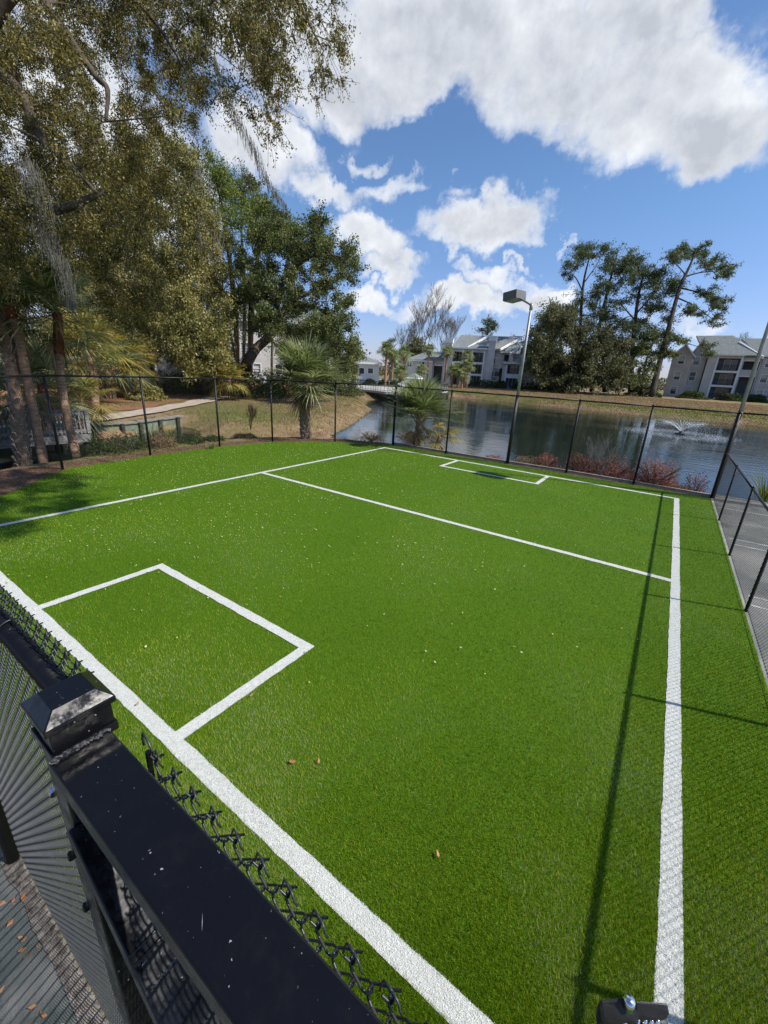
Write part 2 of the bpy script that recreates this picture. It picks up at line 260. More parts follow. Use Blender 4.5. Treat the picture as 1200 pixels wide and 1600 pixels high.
# ------------------------------------------------------------------ mesh helpers
def tag(o, label=None, cat=None, group=None, kind=None):
    if label: o['label'] = label
    if cat: o['category'] = cat
    if group: o['group'] = group
    if kind: o['kind'] = kind
    return o
def empty(name, loc, label, cat, group=None):
    o = bpy.data.objects.new(name, None); COL.objects.link(o); o.location = Vector(loc); o.empty_display_size = .2
    return tag(o, label, cat, group)
def link(name, me, parent=None):
    o = bpy.data.objects.new(name, me); COL.objects.link(o)
    if parent is not None:
        o.parent = parent; q = parent; off = Vector((0, 0, 0))
        while q is not None: off += q.location; q = q.parent
        o.location = -off
    return o
def npmesh(name, V, Fs, mats, parent=None, midx=None, smooth=False):
    """V (n,3); Fs (m,k) faces of equal size k"""
    V = np.ascontiguousarray(V, dtype=np.float32); Fs = np.ascontiguousarray(Fs, dtype=np.int32); m_, k = Fs.shape
    me = bpy.data.meshes.new(name); me.vertices.add(len(V)); me.vertices.foreach_set('co', V.ravel())
    me.loops.add(m_ * k); me.loops.foreach_set('vertex_index', Fs.ravel())
    me.polygons.add(m_); me.polygons.foreach_set('loop_start', np.arange(m_, dtype=np.int32) * k)
    me.polygons.foreach_set('loop_total', np.full(m_, k, dtype=np.int32))
    for x in (mats if isinstance(mats, (list, tuple)) else [mats]): me.materials.append(x)
    if midx is not None: me.polygons.foreach_set('material_index', np.asarray(midx, dtype=np.int32))
    if smooth: me.polygons.foreach_set('use_smooth', np.ones(m_, dtype=bool))
    me.update(calc_edges=True); me.validate()
    return link(name, me, parent)
class MB:
    def __init__(s): s.v = []; s.f = []; s.mi = []
    def add(s, vs, fs, mi=0):
        k = len(s.v); s.v += [tuple(map(float, p)) for p in vs]
        for f in fs: s.f.append([k + i for i in f]); s.mi.append(mi)
    def box(s, c, e, mi=0, ax=None):
        c = np.array(c, float)
        A = np.eye(3) if ax is None else np.array(ax, float)
        vs = [c + A[0] * e[0] * i + A[1] * e[1] * j + A[2] * e[2] * k for k in (-.5, .5) for j in (-.5, .5) for i in (-.5, .5)]
        s.add(vs, [(0, 2, 3, 1), (4, 5, 7, 6), (0, 1, 5, 4), (2, 6, 7, 3), (0, 4, 6, 2), (1, 3, 7, 5)], mi)
    def prism(s, pts, off, mi=0):
        n = len(pts); pts = [np.array(p, float) for p in pts]; off = np.array(off, float)
        s.add(pts + [p + off for p in pts], [tuple(range(n))[::-1], tuple(range(n, 2 * n))] + [(i, (i + 1) % n, n + (i + 1) % n, n + i) for i in range(n)], mi)
    def tube(s, path, r, n=8, mi=0, cap=True):
        path = [np.array(p, float) for p in path]; m_ = len(path)
        rs = r if isinstance(r, (list, tuple, np.ndarray)) else [r] * m_
        k0 = len(s.v); prev = None; vs = []
        for i in range(m_):
            t = path[min(i + 1, m_ - 1)] - path[max(i - 1, 0)]; t = t / (np.linalg.norm(t) + 1e-9)
            if prev is None:
                a = np.cross(t, [0, 0, 1.0]);
                if np.linalg.norm(a) < .1: a = np.cross(t, [1.0, 0, 0])
            else: a = prev - t * (prev @ t)
            a = a / np.linalg.norm(a); prev = a; b_ = np.cross(t, a)
            for j in range(n):
                q = 2 * math.pi * j / n; vs.append(path[i] + (a * math.cos(q) + b_ * math.sin(q)) * rs[i])
        fs = [(i * n + j, i * n + (j + 1) % n, (i + 1) * n + (j + 1) % n, (i + 1) * n + j) for i in range(m_ - 1) for j in range(n)]
        if cap: fs += [tuple(range(n))[::-1], tuple((m_ - 1) * n + j for j in range(n))]
        s.add(vs, fs, mi)
    def build(s, name, mats, parent=None, smooth=False, bevel=0):
        me = bpy.data.meshes.new(name); me.from_pydata(s.v, [], s.f)
        for x in (mats if isinstance(mats, (list, tuple)) else [mats]): me.materials.append(x)
        for p, i in zip(me.polygons, s.mi): p.material_index = i; p.use_smooth = smooth
        o = link(name, me, parent)
        if bevel:
            b = o.modifiers.new('bevel', 'BEVEL'); b.width = bevel; b.segments = 2; b.limit_method = 'ANGLE'
        return o
def segtubes(P0, P1, r0, r1, n=4):
    P0 = np.asarray(P0, float); P1 = np.asarray(P1, float); r0 = np.broadcast_to(r0, (len(P0),)); r1 = np.broadcast_to(r1, (len(P0),))
    t = P1 - P0; t /= (np.linalg.norm(t, axis=1)[:, None] + 1e-9)
    ref = np.where(np.abs(t[:, 2:3]) > .9, np.array([[1., 0, 0]]), np.array([[0, 0, 1.]]))
    a = np.cross(t, ref); a /= (np.linalg.norm(a, axis=1)[:, None] + 1e-9); b_ = np.cross(t, a)
    V = []
    for P, r in ((P0, r0), (P1, r1)):
        for j in range(n):
            q = 2 * math.pi * j / n; V.append(P + (a * math.cos(q) + b_ * math.sin(q)) * r[:, None])
    V = np.stack(V, 1).reshape(-1, 3); k = np.arange(len(P0))[:, None] * 2 * n
    Fq = np.concatenate([np.stack([k[:, 0] + j, k[:, 0] + (j + 1) % n, k[:, 0] + n + (j + 1) % n, k[:, 0] + n + j], 1) for j in range(n)])
    return V, Fq
def leaves(C, Lf, Wf, droop=0.0, nrm_up=0.3, g=None):
    """one lozenge leaf (quad) per centre"""
    g = g or rng; n = len(C)
    d = g.normal(size=(n, 3)); d[:, 2] -= droop; d /= np.linalg.norm(d, axis=1)[:, None]
    w = g.normal(size=(n, 3)); w -= d * (w * d).sum(1)[:, None]; w /= np.linalg.norm(w, axis=1)[:, None]
    s = g.uniform(.65, 1.25, (n, 1)); a = d * Lf * .5 * s; b_ = w * Wf * .5 * s
    V = np.stack([C - a, C + b_, C + a, C - b_], 1).reshape(-1, 3)
    return V, np.arange(4 * n).reshape(-1, 4)
def inpoly(P, poly):
    x, y = P[:, 0], P[:, 1]; r = np.zeros(len(P), bool); n = len(poly)
    for i in range(n):
        x0, y0 = poly[i]; x1, y1 = poly[(i + 1) % n]
        with np.errstate(divide='ignore', invalid='ignore'):
            c = ((y0 > y) != (y1 > y)) & (x < (x1 - x0) * (y - y0) / (y1 - y0 + 1e-12) + x0)
        r ^= c
    return r
def dseg(P, poly, closed=True):
    d = np.full(len(P), 1e9); n = len(poly)
    for i in range(n if closed else n - 1):
        a = np.array(poly[i], float); b_ = np.array(poly[(i + 1) % n], float); ab = b_ - a
        t = np.clip(((P - a) @ ab) / (ab @ ab), 0, 1); d = np.minimum(d, np.linalg.norm(P - a - t[:, None] * ab, axis=1))
    return d

# ------------------------------------------------------------------ ground, pond
POND = [(90, 14.2), (3, 13.35), (1.3, 12.75), (-3.7, 12.75), (-8.0, 12.75), (-10.9, 12.1), (-12.3, 9.9), (-13.2, 7.0), (-12.6, 4.6), (-12.0, 1.0), (-12.5, -8),
        (-17.4, -8), (-17.3, 2), (-17.25, 5.9), (-17.55, 8.1), (-18.5, 10.3), (-17.4, 10.5), (-15.6, 9.4), (-14.2, 10.4), (-12.9, 12.2), (-12.2, 13.7), (-13.9, 17.3), (-15.6, 20.3), (-18.4, 25.2), (-19.9, 27.6),
        (-22, 29.5), (-26, 35.5), (-27.5, 44), (-25.5, 56), (-17, 54.8), (-9, 52.3), (0, 51.6), (7.4, 50.6), (30, 47), (90, 44)]
WZ = -0.5
def height(P):
    ins = inpoly(P, POND); d = dseg(P, POND)
    wob = .15 * np.sin(P[:, 0] * 1.7 + P[:, 1]) + .1 * np.sin(P[:, 1] * 3.1)
    T = np.where(P[:, 1] > 50, np.clip((P[:, 1] - 55) / 38, 0, 1) * .65, -.02)
    T = np.where((P[:, 0] < -20) & (P[:, 1] > 5), np.maximum(T, np.clip((-20 - P[:, 0]) / 30, 0, 1) * .3), T)
    w = np.where(P[:, 1] > 20, 2.6, .62); w = np.where((P[:, 0] < -12.6) & (P[:, 1] <= 30), 1.6, w); w = np.where((P[:, 0] < -16.9) & (P[:, 1] < 10.4), .2, w)
    s = np.clip((d + .02) / w, 0, 1); s = s * s * (3 - 2 * s)
    out = (WZ - .03) + (T - WZ + .03) * s
    inn = WZ - .05 - np.clip(d, 0, 2) * .5
    h = np.where(ins, inn, out)
    far = (P[:, 1] > 22) | (P[:, 0] < -15)
    return h + np.where(far & ~ins, wob * .15 * s, 0)
xs = np.unique(np.round(np.concatenate([np.array([-1500, -800, -400, -250, -180, -140, -110, -90, -75, -62, -52, -45]), np.arange(-40, -16, .8), np.arange(-16, 4, .25), np.arange(4, 20, .7), np.array([22, 25, 30, 36, 44, 55, 70, 90, 130, 200, 400, 800, 1500])]), 3))
ys = np.unique(np.round(np.concatenate([np.array([-800, -300, -100, -40, -20, -12, -8, -5, -3]), np.arange(-2, 15, .25), np.arange(15, 60, .6), np.arange(60, 100, 3), np.array([105, 115, 130, 150, 180, 230, 300, 450, 800, 1600])]), 3))
X, Y = np.meshgrid(xs, ys); P2 = np.stack([X.ravel(), Y.ravel()], 1); Hh = height(P2)
nx = len(xs); ii = np.arange(len(ys) - 1)[:, None] * nx + np.arange(nx - 1)[None]
Fg = np.stack([ii, ii + 1, ii + nx + 1, ii + nx], -1).reshape(-1, 4)
o = npmesh('ground', np.column_stack([P2, Hh]), Fg, MT['ground'], smooth=True); tag(o, kind='structure')
def hz(x, y): return float(height(np.array([[x, y]], float))[0])
mb = MB(); mb.add([(-60, -30, WZ), (95, -30, WZ), (95, 70, WZ), (-60, 70, WZ)], [(0, 1, 2, 3)]); tag(mb.build('water', MT['water']), kind='structure')

def drape(name, poly, z, m_, step=None):
    mb = MB(); mb.add([(x, y, z) for x, y in poly], [tuple(range(len(poly)))]); return tag(mb.build(name, m_), kind='structure')
TURF = [(-8.0, .166), (-8.45, 1.0), (-9.21, 1.85), (-9.96, 2.6), (-10.74, 3.4), (-10.97, 5.32), (-11.02, 7.42), (-10.72, 9.19), (-9.46, 10.86), (-7.8, 12.0), (1.215, 12.03), (1.215, .166)]
drape('turf', TURF, 0.0, MT['turf'])
HB = .05
LINES = [(-7.68, .59, 11.26, 11.36), (.49, .59, .93, 11.36), (-7.68, .59, .93, 1.03), (-7.68, -7.58, .93, 11.36), (-7.68, .59, 6.12, 6.22),
         (-4.78, -4.68, .98, 2.28), (-4.78, -2.19, 2.18, 2.28), (-2.29, -2.19, .98, 2.28),
         (-5.0, -4.9, 10.22, 11.3), (-5.0, -2.28, 10.14, 10.24), (-2.38, -2.28, 10.14, 11.3)]
mb = MB()
for k, (x0, x1, y0, y1) in enumerate(LINES):
    z = .004 + .0004 * k
    nseg = max(2, int(max(x1 - x0, y1 - y0) / .08)); hor = (x1 - x0) > (y1 - y0); pts = []
    for i in range(nseg + 1):
        t = i / nseg; j = random.uniform(-.004, .004)
        pts.append((x0 + (x1 - x0) * t, y0 + j, z) if hor else (x0 + j, y0 + (y1 - y0) * t, z))
    for i in range(nseg, -1, -1):
        t = i / nseg; j = random.uniform(-.004, .004)
        pts.append((x0 + (x1 - x0) * t, y1 + j, z) if hor else (x1 + j, y0 + (y1 - y0) * t, z))
    n_ = nseg + 1
    mb.add(pts, [(i, i + 1, 2 * n_ - 2 - i, 2 * n_ - 1 - i) for i in range(nseg)])
tag(mb.build('field_lines', MT['white_turf']), kind='structure')
def online(x, y):
    r = np.zeros(len(x), bool)
    for x0, x1, y0, y1 in LINES: r |= (x > x0) & (x < x1) & (y > y0) & (y < y1)
    return r
# synthetic grass fibres
def fibres(n_img, n_uni):
    g = np.random.default_rng(3)
    px = g.uniform(-250, 1450, n_img); py = g.uniform(640, 2050, n_img)
    d = (R @ np.stack([px - 600, py - 800, np.full(n_img, F)])).T
    ok = d[:, 2] < -.03; d = d[ok]; t = -CAMH / d[:, 2]; A = d[:, :2] * t[:, None]
    B = np.stack([g.uniform(-11.1, 1.25, n_uni), g.uniform(.1, 12.1, n_uni)], 1)
    P = np.concatenate([A, B]); return P[inpoly(P, TURF)]
P = fibres(1250000, 60000); n_ = len(P)
dist = np.linalg.norm(np.column_stack([P, np.full(n_, -CAMH)]), axis=1)
g = np.random.default_rng(4)
ang = np.where(g.uniform(0, 1, n_) < .45, g.normal(0, .8, n_) + np.where(np.floor((P[:, 0] + 5.55) / 2.15).astype(int) % 2 == 0, 1.2, 2.0), g.uniform(0, 2 * math.pi, n_)); lean = g.uniform(.15, .85, n_); hgt = g.uniform(.012, .022, n_) * (1 + .02 * dist)
wid = .0017 * np.maximum(1.0, dist / 2.6) * g.uniform(.7, 1.3, n_)
wx = -np.sin(ang) * wid * .5; wy = np.cos(ang) * wid * .5; lx = np.cos(ang) * lean * hgt; ly = np.sin(ang) * lean * hgt
wl = online(P[:, 0], P[:, 1])
z0 = np.where(wl, .008, 0.0)
b0 = np.column_stack([P[:, 0] - wx, P[:, 1] - wy, z0]); b1 = np.column_stack([P[:, 0] + wx, P[:, 1] + wy, z0])
zt = np.where(wl, hgt * .6, hgt)
tip = np.column_stack([P[:, 0] + lx * np.where(wl, .55, 1), P[:, 1] + ly * np.where(wl, .55, 1), zt])
V = np.stack([b0, b1, tip], 1)
for sel, nm, mm in ((~wl, 'turf_fibres', MT['blade']), (wl, 'line_fibres', MT['wblade'])):
    Vs = V[sel].reshape(-1, 3)
    tag(npmesh(nm, Vs, np.arange(len(Vs)).reshape(-1, 3), mm), 'short fibres of the artificial turf' if nm == 'turf_fibres' else 'white fibres of the painted field lines', 'turf fibres', kind='stuff')
# leaf litter: pale yellow specks
def scatter_leaves(name, P, L_, W_, m_, label, g):
    n = len(P); a = g.uniform(0, 2 * math.pi, n); s = g.uniform(.6, 1.3, n); dx = np.cos(a) * L_ * s * .5; dy = np.sin(a) * L_ * s * .5; wx = -np.sin(a) * W_ * s * .5; wy = np.cos(a) * W_ * s * .5
    z = P[:, 2] + g.uniform(.0, .006, n); tl = g.uniform(-.006, .006, n)
    V = np.stack([np.column_stack([P[:, 0] - dx, P[:, 1] - dy, z]), np.column_stack([P[:, 0] + wx, P[:, 1] + wy, z + tl]),
                  np.column_stack([P[:, 0] + dx, P[:, 1] + dy, z + .004]), np.column_stack([P[:, 0] - wx, P[:, 1] - wy, z - tl * .5])], 1).reshape(-1, 3)
    return tag(npmesh(name, V, np.arange(4 * n).reshape(-1, 4), m_), label, 'leaves', kind='stuff')
g = np.random.default_rng(9); Q = np.stack([g.uniform(-11, .3, 26000), g.uniform(.6, 12, 26000)], 1)
pr = np.exp(-((Q[:, 0] + 8.0) / 4.6) ** 2) * np.clip((Q[:, 1] - .5) / 3.5, .08, 1)
cl = np.sin(Q[:, 0] * 2.1 + 1) * np.sin(Q[:, 1] * 1.7) * .5 + .7
Q = Q[(g.uniform(0, 1, 26000) < pr * cl * .40) & inpoly(Q, TURF)]
scatter_leaves('leaf_litter', np.column_stack([Q, np.full(len(Q), .020)]), .026, .012, MT['yleaf'], 'tiny pale yellow leaves scattered over the green turf', g)
for (px, py, s, lb) in [(457, 1190, .05, 'orange-brown fallen leaf on the turf near the penalty box corner'), (498, 1189, .035, 'small tan fallen leaf right of the orange-brown leaf'),
                        (684, 1334, .035, 'pale tan fallen leaf alone in the middle of the near turf'), (215, 1099, .03, 'small brown fallen leaf inside the near penalty box'),
                        (393, 1086, .03, 'pale yellow fallen leaf near the edge of the near penalty box')]:
    p = G(px, py, .025); mb = MB(); a = random.uniform(0, 3); d = np.array([math.cos(a), math.sin(a), .1]); w = np.array([-d[1], d[0], .15])
    pts = [p - d * s * .5, p - d * s * .2 + w * s * .2, p + d * s * .2 + w * s * .18, p + d * s * .5 + (0, 0, .006), p + d * s * .2 - w * s * .18, p - d * s * .2 - w * s * .2]
    mb.prism(pts, (0, 0, .0015)); tag(mb.build('fallen_leaf', MT['oleaf']), lb, 'leaf', 'single fallen leaves on the near turf')

# mulch, straw, path, courts
drape('mulch_bed', [(-7.9, -3), (-8.05, .14), (-8.5, 1.0), (-9.26, 1.82), (-10.0, 2.57), (-10.8, 3.38), (-11.03, 5.32), (-11.08, 7.42), (-10.78, 9.22), (-9.5, 10.92), (-7.83, 12.06), (1.2, 12.1), (1.25, 12.22), (-7.9, 12.3), (-9.9, 11.45),
      (-11.3, 9.5), (-11.55, 7.0), (-11.5, 4.5), (-11.4, 2.5), (-11.3, -3)], -.012, MT['mulch'])
def strip(name, pts, w, dz, m_):
    V = []; Fq = []
    P_ = []
    for i in range(len(pts) - 1):
        for t in np.linspace(0, 1, 8, endpoint=False): P_.append(np.array(pts[i]) * (1 - t) + np.array(pts[i + 1]) * t)
    P_.append(np.array(pts[-1], float))
    for i, p in enumerate(P_):
        t = P_[min(i + 1, len(P_) - 1)] - P_[max(i - 1, 0)]; nrm = np.array([-t[1], t[0]]) / np.linalg.norm(t)
        for s_ in np.linspace(-.5, .5, 5):
            q = p + nrm * s_ * w * (1 + .12 * math.sin(i * 1.3)); V.append((q[0], q[1], hz(*q) + dz))
    for i in range(len(P_) - 1):
        for j in range(4): Fq.append((i * 5 + j, i * 5 + j + 1, i * 5 + 6 + j, i * 5 + 5 + j))
    return tag(npmesh(name, V, Fq, m_, smooth=True), kind='structure')
strip('straw_bed', [(-24.5, 2), (-28, 10), (-33, 16), (-37, 24), (-38, 34), (-37, 44)], 11, .03, MT['straw'])
strip('path', [(-17.6, 4.2), (-18.6, 7.0), (-20.6, 10.3), (-23.4, 14.3), (-27.5, 19), (-34, 24), (-50, 30)], 1.3, .06, MT['path'])
drape('court', [(1.216, -.2), (30, -.2), (30, 12.62), (1.216, 12.62)], -.004, MT['court'])
mb = MB()
for (y, x0, x1, w) in [(11.2, 1.3, 9, .045), (10.1, 1.6, 9, .02), (8.86, 1.3, 9, .045), (8.53, 1.3, 9, .045), (6.36, 1.3, 9, .04), (6.07, 1.3, 9, .045), (3.7, 1.3, 9, .045), (3.35, 1.3, 9, .045)]:
    mb.add([(x0, y - w / 2, 0), (x1, y - w / 2, 0), (x1, y + w / 2, 0), (x0, y + w / 2, 0)], [(0, 1, 2, 3)])
tag(mb.build('court_lines', MT['paint']), kind='structure')
drape('near_court', [(-12, -9), (6, -9), (6, .11), (-7.9, .11), (-7.9, -9)][0:0] or [(-7.9, -9), (6, -9), (6, .115), (-7.9, .115)], -.003, MT['court2'])
mb = MB()
P_ = [(-7.9 + i * .1) for i in range(96)]
v0 = [(x, .104 + random.uniform(-.012, .008), .001 + random.uniform(0, .004)) for x in P_]; v1 = [(x, .170 + random.uniform(-.004, .006), .006 + random.uniform(0, .006)) for x in P_]
mb.add(v0 + v1, [(i, i + 1, 96 + i + 1, 96 + i) for i in range(95)]); tag(mb.build('dirt_edge', MT['dirt']), kind='structure')
g = np.random.default_rng(19); Q = np.column_stack([g.uniform(-3, -.6, 60), .13 - np.abs(g.normal(0, .12, 60)), np.full(60, .004)])
scatter_leaves('court_leaf_litter', Q, .028, .014, MT['oleaf'], 'small orange leaves lying on the grey court by the near fence', g)

# kerb board along the pond fence
def post_poly(pts, w, h, z0, name, m_, label, cat):
    mb = MB()
    for a, b_ in zip(pts[:-1], pts[1:]):
        a = np.array(a, float); b_ = np.array(b_, float); t = b_ - a; L_ = np.linalg.norm(t); t /= L_; n_ = np.array([-t[1], t[0]])
        c = (a + b_) / 2; mb.box((c[0], c[1], z0 + h / 2), (L_ + w * .6, w, h), ax=[(t[0], t[1], 0), (n_[0], n_[1], 0), (0, 0, 1)])
    return tag(mb.build(name, m_), label, cat)
LP = [(-9.3, 1.72), (-10.77, 3.3), (-11.0, 5.32), (-11.06, 7.42), (-10.77, 9.22), (-9.48, 10.9), (-7.82, 12.08), (-5.76, 12.1), (-3.73, 12.12), (-2.06, 12.2), (-.4, 12.16), (1.24, 12.08)]
post_poly([(x + ox, y + oy) for (x, y), (ox, oy) in zip(LP[6:], [(0, .09)] * 6)], .06, .14, -.075, 'kerb_board', MT['concrete'], 'weathered tan kerb board along the pond edge of the turf', 'kerb')

# ------------------------------------------------------------------ chain link fences
def linkmesh(a, b_, z0, z1, pitch, r, name, parent):
    a = np.array(a, float); b_ = np.array(b_, float); t = b_ - a; L_ = np.linalg.norm(t); t /= L_; h = z1 - z0; S0 = []; S1 = []
    k = -int(h / pitch) - 1
    while k * pitch < L_ + h:
        for sg in (1, -1):
            s0 = k * pitch if sg == 1 else k * pitch + h * 0
            # line s = s0 + sg*z
            if sg == 1: za, zb = max(0, -s0), min(h, L_ - s0)
            else: za, zb = max(0, s0 - L_), min(h, s0)
            if zb - za > .01:
                for z, S in ((za, S0), (zb, S1)):
                    s_ = s0 + sg * z; S.append((a[0] + t[0] * s_, a[1] + t[1] * s_, z0 + z))
        k += 1
    V, Fq = segtubes(S0, S1, r, r, 3)
    return npmesh(name, V, Fq, MT['wire'], parent)
def chain_fence(pts, h, label, pitch, rw, post_r, rail_r, skip=(), fat=(), name='chain_link_fence', first=True):
    c = pts[len(pts) // 2]; t = empty(name, (c[0], c[1], 0), label, 'fence')
    for i, (x, y) in enumerate(pts):
        if i in skip: continue
        mb = MB(); pr = post_r * (1.6 if i in fat else 1.0); mb.tube([(x, y, -.1), (x, y, h - .01)], pr, 10); mb.tube([(x, y, h - .015), (x, y, h + .02), (x, y, h + .045)], [post_r * 1.25, post_r * 1.2, post_r * .4], 10)
        mb.tube([(x, y, h * .5), (x, y, h * .5 + .015)], post_r * 1.12, 10); mb.tube([(x, y, h * .85), (x, y, h * .85 + .015)], post_r * 1.12, 10)
        mb.build('post', MT['black'], t, smooth=True)
    mb = MB()
    for a, b_ in zip(pts[:-1], pts[1:]): mb.tube([(*a, h), (*b_, h)], rail_r, 8)
    mb.build('top_rail', MT['black'], t, smooth=True)
    mb = MB()
    for a, b_ in zip(pts[:-1], pts[1:]): mb.tube([(*a, .05), (*b_, .05)], .003, 5)
    mb.build('tension_wire', MT['black'], t)
    for a, b_ in zip(pts[:-1], pts[1:]): linkmesh(a, b_, .03, h - .005, pitch, rw, 'wire_mesh', t)
    return t
LPo = [(x, y) for x, y in LP]
chain_fence([(-8.15, -1.6), (-8.35, .3)] + LPo[:7], 1.96, 'tall black chain link fence curving past the palms on the left side of the turf', .066, .0017, .027, .019, fat=(8,))
chain_fence(LPo[6:] + [], 1.96, 'tall black chain link fence between the turf and the pond', .066, .0017, .027, .019, skip=(0,))
RP = [(1.235, 12.05), (1.235, 10.0), (1.23, 7.86), (1.225, 5.84), (1.22, 3.76), (1.22, 1.68), (1.22, .25)]
chain_fence(RP, 1.07, 'low black chain link fence between the turf and the grey court', .055, .0015, .017, .016, skip=(0,))
chain_fence([(1.3, 12.1), (5.0, 12.75), (9, 13.0)], 1.96, 'tall black chain link fence at the pond end of the grey court', .066, .0017, .027, .019, skip=(0,))

# near fence, woven wires
NY = .170; NZ = 1.968
nf = empty('woven_wire_fence', (-.6, NY, 0), 'black woven wire fence close to the camera in the lower left corner', 'fence')
def woven(x0, x1, ztop, zbot, p, r, name):
    K = int((x1 - x0) / (p / 2)); S0 = []; S1 = []; hp = p * .5
    nb = int((ztop - zbot) / hp)
    for k in range(K):
        xb = x0 + k * hp * 1.0
        if k % 2: pass
        pts = []
        for j in range(nb + 1):
            even = (j + k) % 2 == 0; sg = 1 if even else -1; x = xb + (hp if even else 0); z = ztop - j * hp
            for dx, dy, dz in ((-.28, -1.0, .26), (-.02, -.75, .10), (.07, 0, 0), (-.02, .75, -.10), (-.28, 1.0, -.26)):
                pts.append((x + sg * dx * hp + random.uniform(-.0003, .0003), NY + sg * dy * .0055, z + dz * hp))
        S0 += pts[:-1]; S1 += pts[1:]
    V, Fq = segtubes(S0, S1, r, r, 6)
    o = npmesh(name, V, Fq, MT['wirenear'], nf, smooth=True)
    return o
PN = .0395
woven(-2.3, -.6, NZ - .015, .02, PN, .00125, 'wire_mesh')
woven(-.455, .1, NZ - .045, .02, PN, .00135, 'wire_mesh')
# knuckled top ends
for x0, x1, zt in ((-2.3, -.6, NZ - .015), (-.455, .1, NZ - .045)):
    mb = MB()
    x = x0 + PN * .5
    while x < x1:
        for s_ in (-1, 1):
            c = np.array([x, NY, zt]); pts = []
            for q in np.linspace(0, 1, 9):
                a = q * math.pi * 1.3
                pts.append(c + np.array([s_ * (.0015 + .0075 * math.cos(a) * (1 - .3 * q)) + s_ * .001, (q - .5) * .006 * s_, .0065 * math.sin(a) + .002]))
            mb.tube([c + (s_ * .011, 0, -.008)] + pts, .0011, 6)
        x += PN
    if x0 < -1: mb.build('knuckled_wire_ends', MT['wirenear'], nf, smooth=True)
# loose hook at the open end of the mesh
c = np.array([-.462, NY, NZ - .04])
mb.tube([c + (.022, 0, -.045), c + (.02, 0, -.02), c + (.014, 0, .0), c + (.004, 0, .012), c + (-.008, .001, .012), c + (-.014, .002, .0), c + (-.013, .002, -.012)], .0016, 8)
mb.build('knuckled_wire_ends', MT['wirenear'], nf, smooth=True)
mb = MB(); mb.tube([(-2.3, .151, 1.90), (-.58, .151, 1.90)], .0172, 20); mb.build('top_rail', MT['gloss'], nf, smooth=True)
for x in (-.66, -.93, -1.25):
    mb = MB()
    pts = [(x + .006 * math.sin(a * .5), .155 + .0245 * math.cos(a), 1.903 + .0235 * math.sin(a)) for a in np.linspace(-.5, 5.2, 22)]
    mb.tube(pts, .0013, 6); mb.build('wire_tie', MT['wirenear'], nf, smooth=True)
mb = MB(); mb.tube([(-.445, NY - .006, .02), (-.445, NY - .006, NZ - .035)], .0035, 8); mb.build('tension_bar', MT['gloss'], nf)
mb = MB(); mb.tube([(-2.2, .145, -.1), (-2.2, .145, 1.89)], .03, 12); mb.build('post', MT['black'], nf, smooth=True)
# gate post and gate
px0, px1, py0, py1 = -.604, -.527, .091, .166
cx, cy = (px0 + px1) / 2, (py0 + py1) / 2
gp = empty('gate_post', (cx, cy, 0), 'square glossy black steel post with a sloped cap beside the near fence', 'post')
mb = MB(); mb.box((-.552, cy - .004, .95), (.052, .062, 1.93)); mb.build('post_tube', MT['gloss'], gp, bevel=.003)
mb = MB()
def frus(mb, z0, w0, z1, w1):
    mb.add([(cx - w0, cy - w0, z0), (cx + w0, cy - w0, z0), (cx + w0, cy + w0, z0), (cx - w0, cy + w0, z0), (cx - w1, cy - w1, z1), (cx + w1, cy - w1, z1), (cx + w1, cy + w1, z1), (cx - w1, cy + w1, z1)],
           [(3, 2, 1, 0), (4, 5, 6, 7), (0, 1, 5, 4), (1, 2, 6, 5), (2, 3, 7, 6), (3, 0, 4, 7)])
frus(mb, 1.916, .0372, 1.93, .0372); frus(mb, 1.931, .0345, 1.962, .0345); frus(mb, 1.963, .0395, 1.972, .0395); frus(mb, 1.9721, .0395, 1.987, .0235)
mb.build('post_cap', MT['gloss'], gp, bevel=.0012)
gt = empty('steel_gate', (-.3, .12, 0), 'glossy black steel gate beam and diagonal brace filling the bottom left corner', 'gate')
mb = MB(); mb.box((.246, .1195, 1.9145), (1.544, .067, .031)); mb.build('top_beam', MT['gloss'], gt, bevel=.0025)
mb = MB()
for i in range(30):
    y = .089 + i * .0021; mb.tube([(-.524 + random.uniform(-.003, .003), y - .0018, 1.9315), (-.519 + random.uniform(-.002, .004), y + .0018, 1.9325)], .0012 + random.uniform(0, .0014), 6)
mb.build('weld_seam', MT['weld'], gt, smooth=True)
mb = MB()
for x, y, l_, q in ((-.24, .107, .014, -.6),):
    p = np.array([x, y, 1.9303]); d = np.array([math.cos(q), math.sin(q), 0]) * l_ / 2; w = np.array([-d[1], d[0], 0]) * .03; mb.prism([p - d, p - w, p + d, p + w], (0, 0, .0002))
mb.build('scratches', MT['pole'], gt)
a = np.array([-.535, .1195, 1.80]); b_ = np.array([.15, .1195, 1.13]); t = (b_ - a); L_ = np.linalg.norm(t); t /= L_; w_ = np.cross(t, (0, 1, 0))
mb = MB(); mb.box((a + b_) / 2, (L_, .066, .03), ax=[t, (0, 1, 0), w_]); mb.build('diagonal_brace', MT['gloss'], gt, bevel=.002)
mb = MB(); c = a + t * .17
up_w = w_ if w_[2] > 0 else -w_
for dx in (0, .012): mb.tube([c + t * dx + up_w * .015 + (0, -.033, 0), c + t * dx + up_w * .015 + (0, .033, 0)], .0022, 6)
mb.build('welded_joint', MT['gloss'], gt, smooth=True)
mb = MB()
for i in range(26):
    p = c + t * .045 + up_w * .0155 + (random.uniform(-.001, .001), -.032 + i * .0025, 0); mb.tube([p, p + (.001, .003, .0)], .002 + random.uniform(0, .001), 6)
mb.build('weld_seam', MT['weld'], gt, smooth=True)
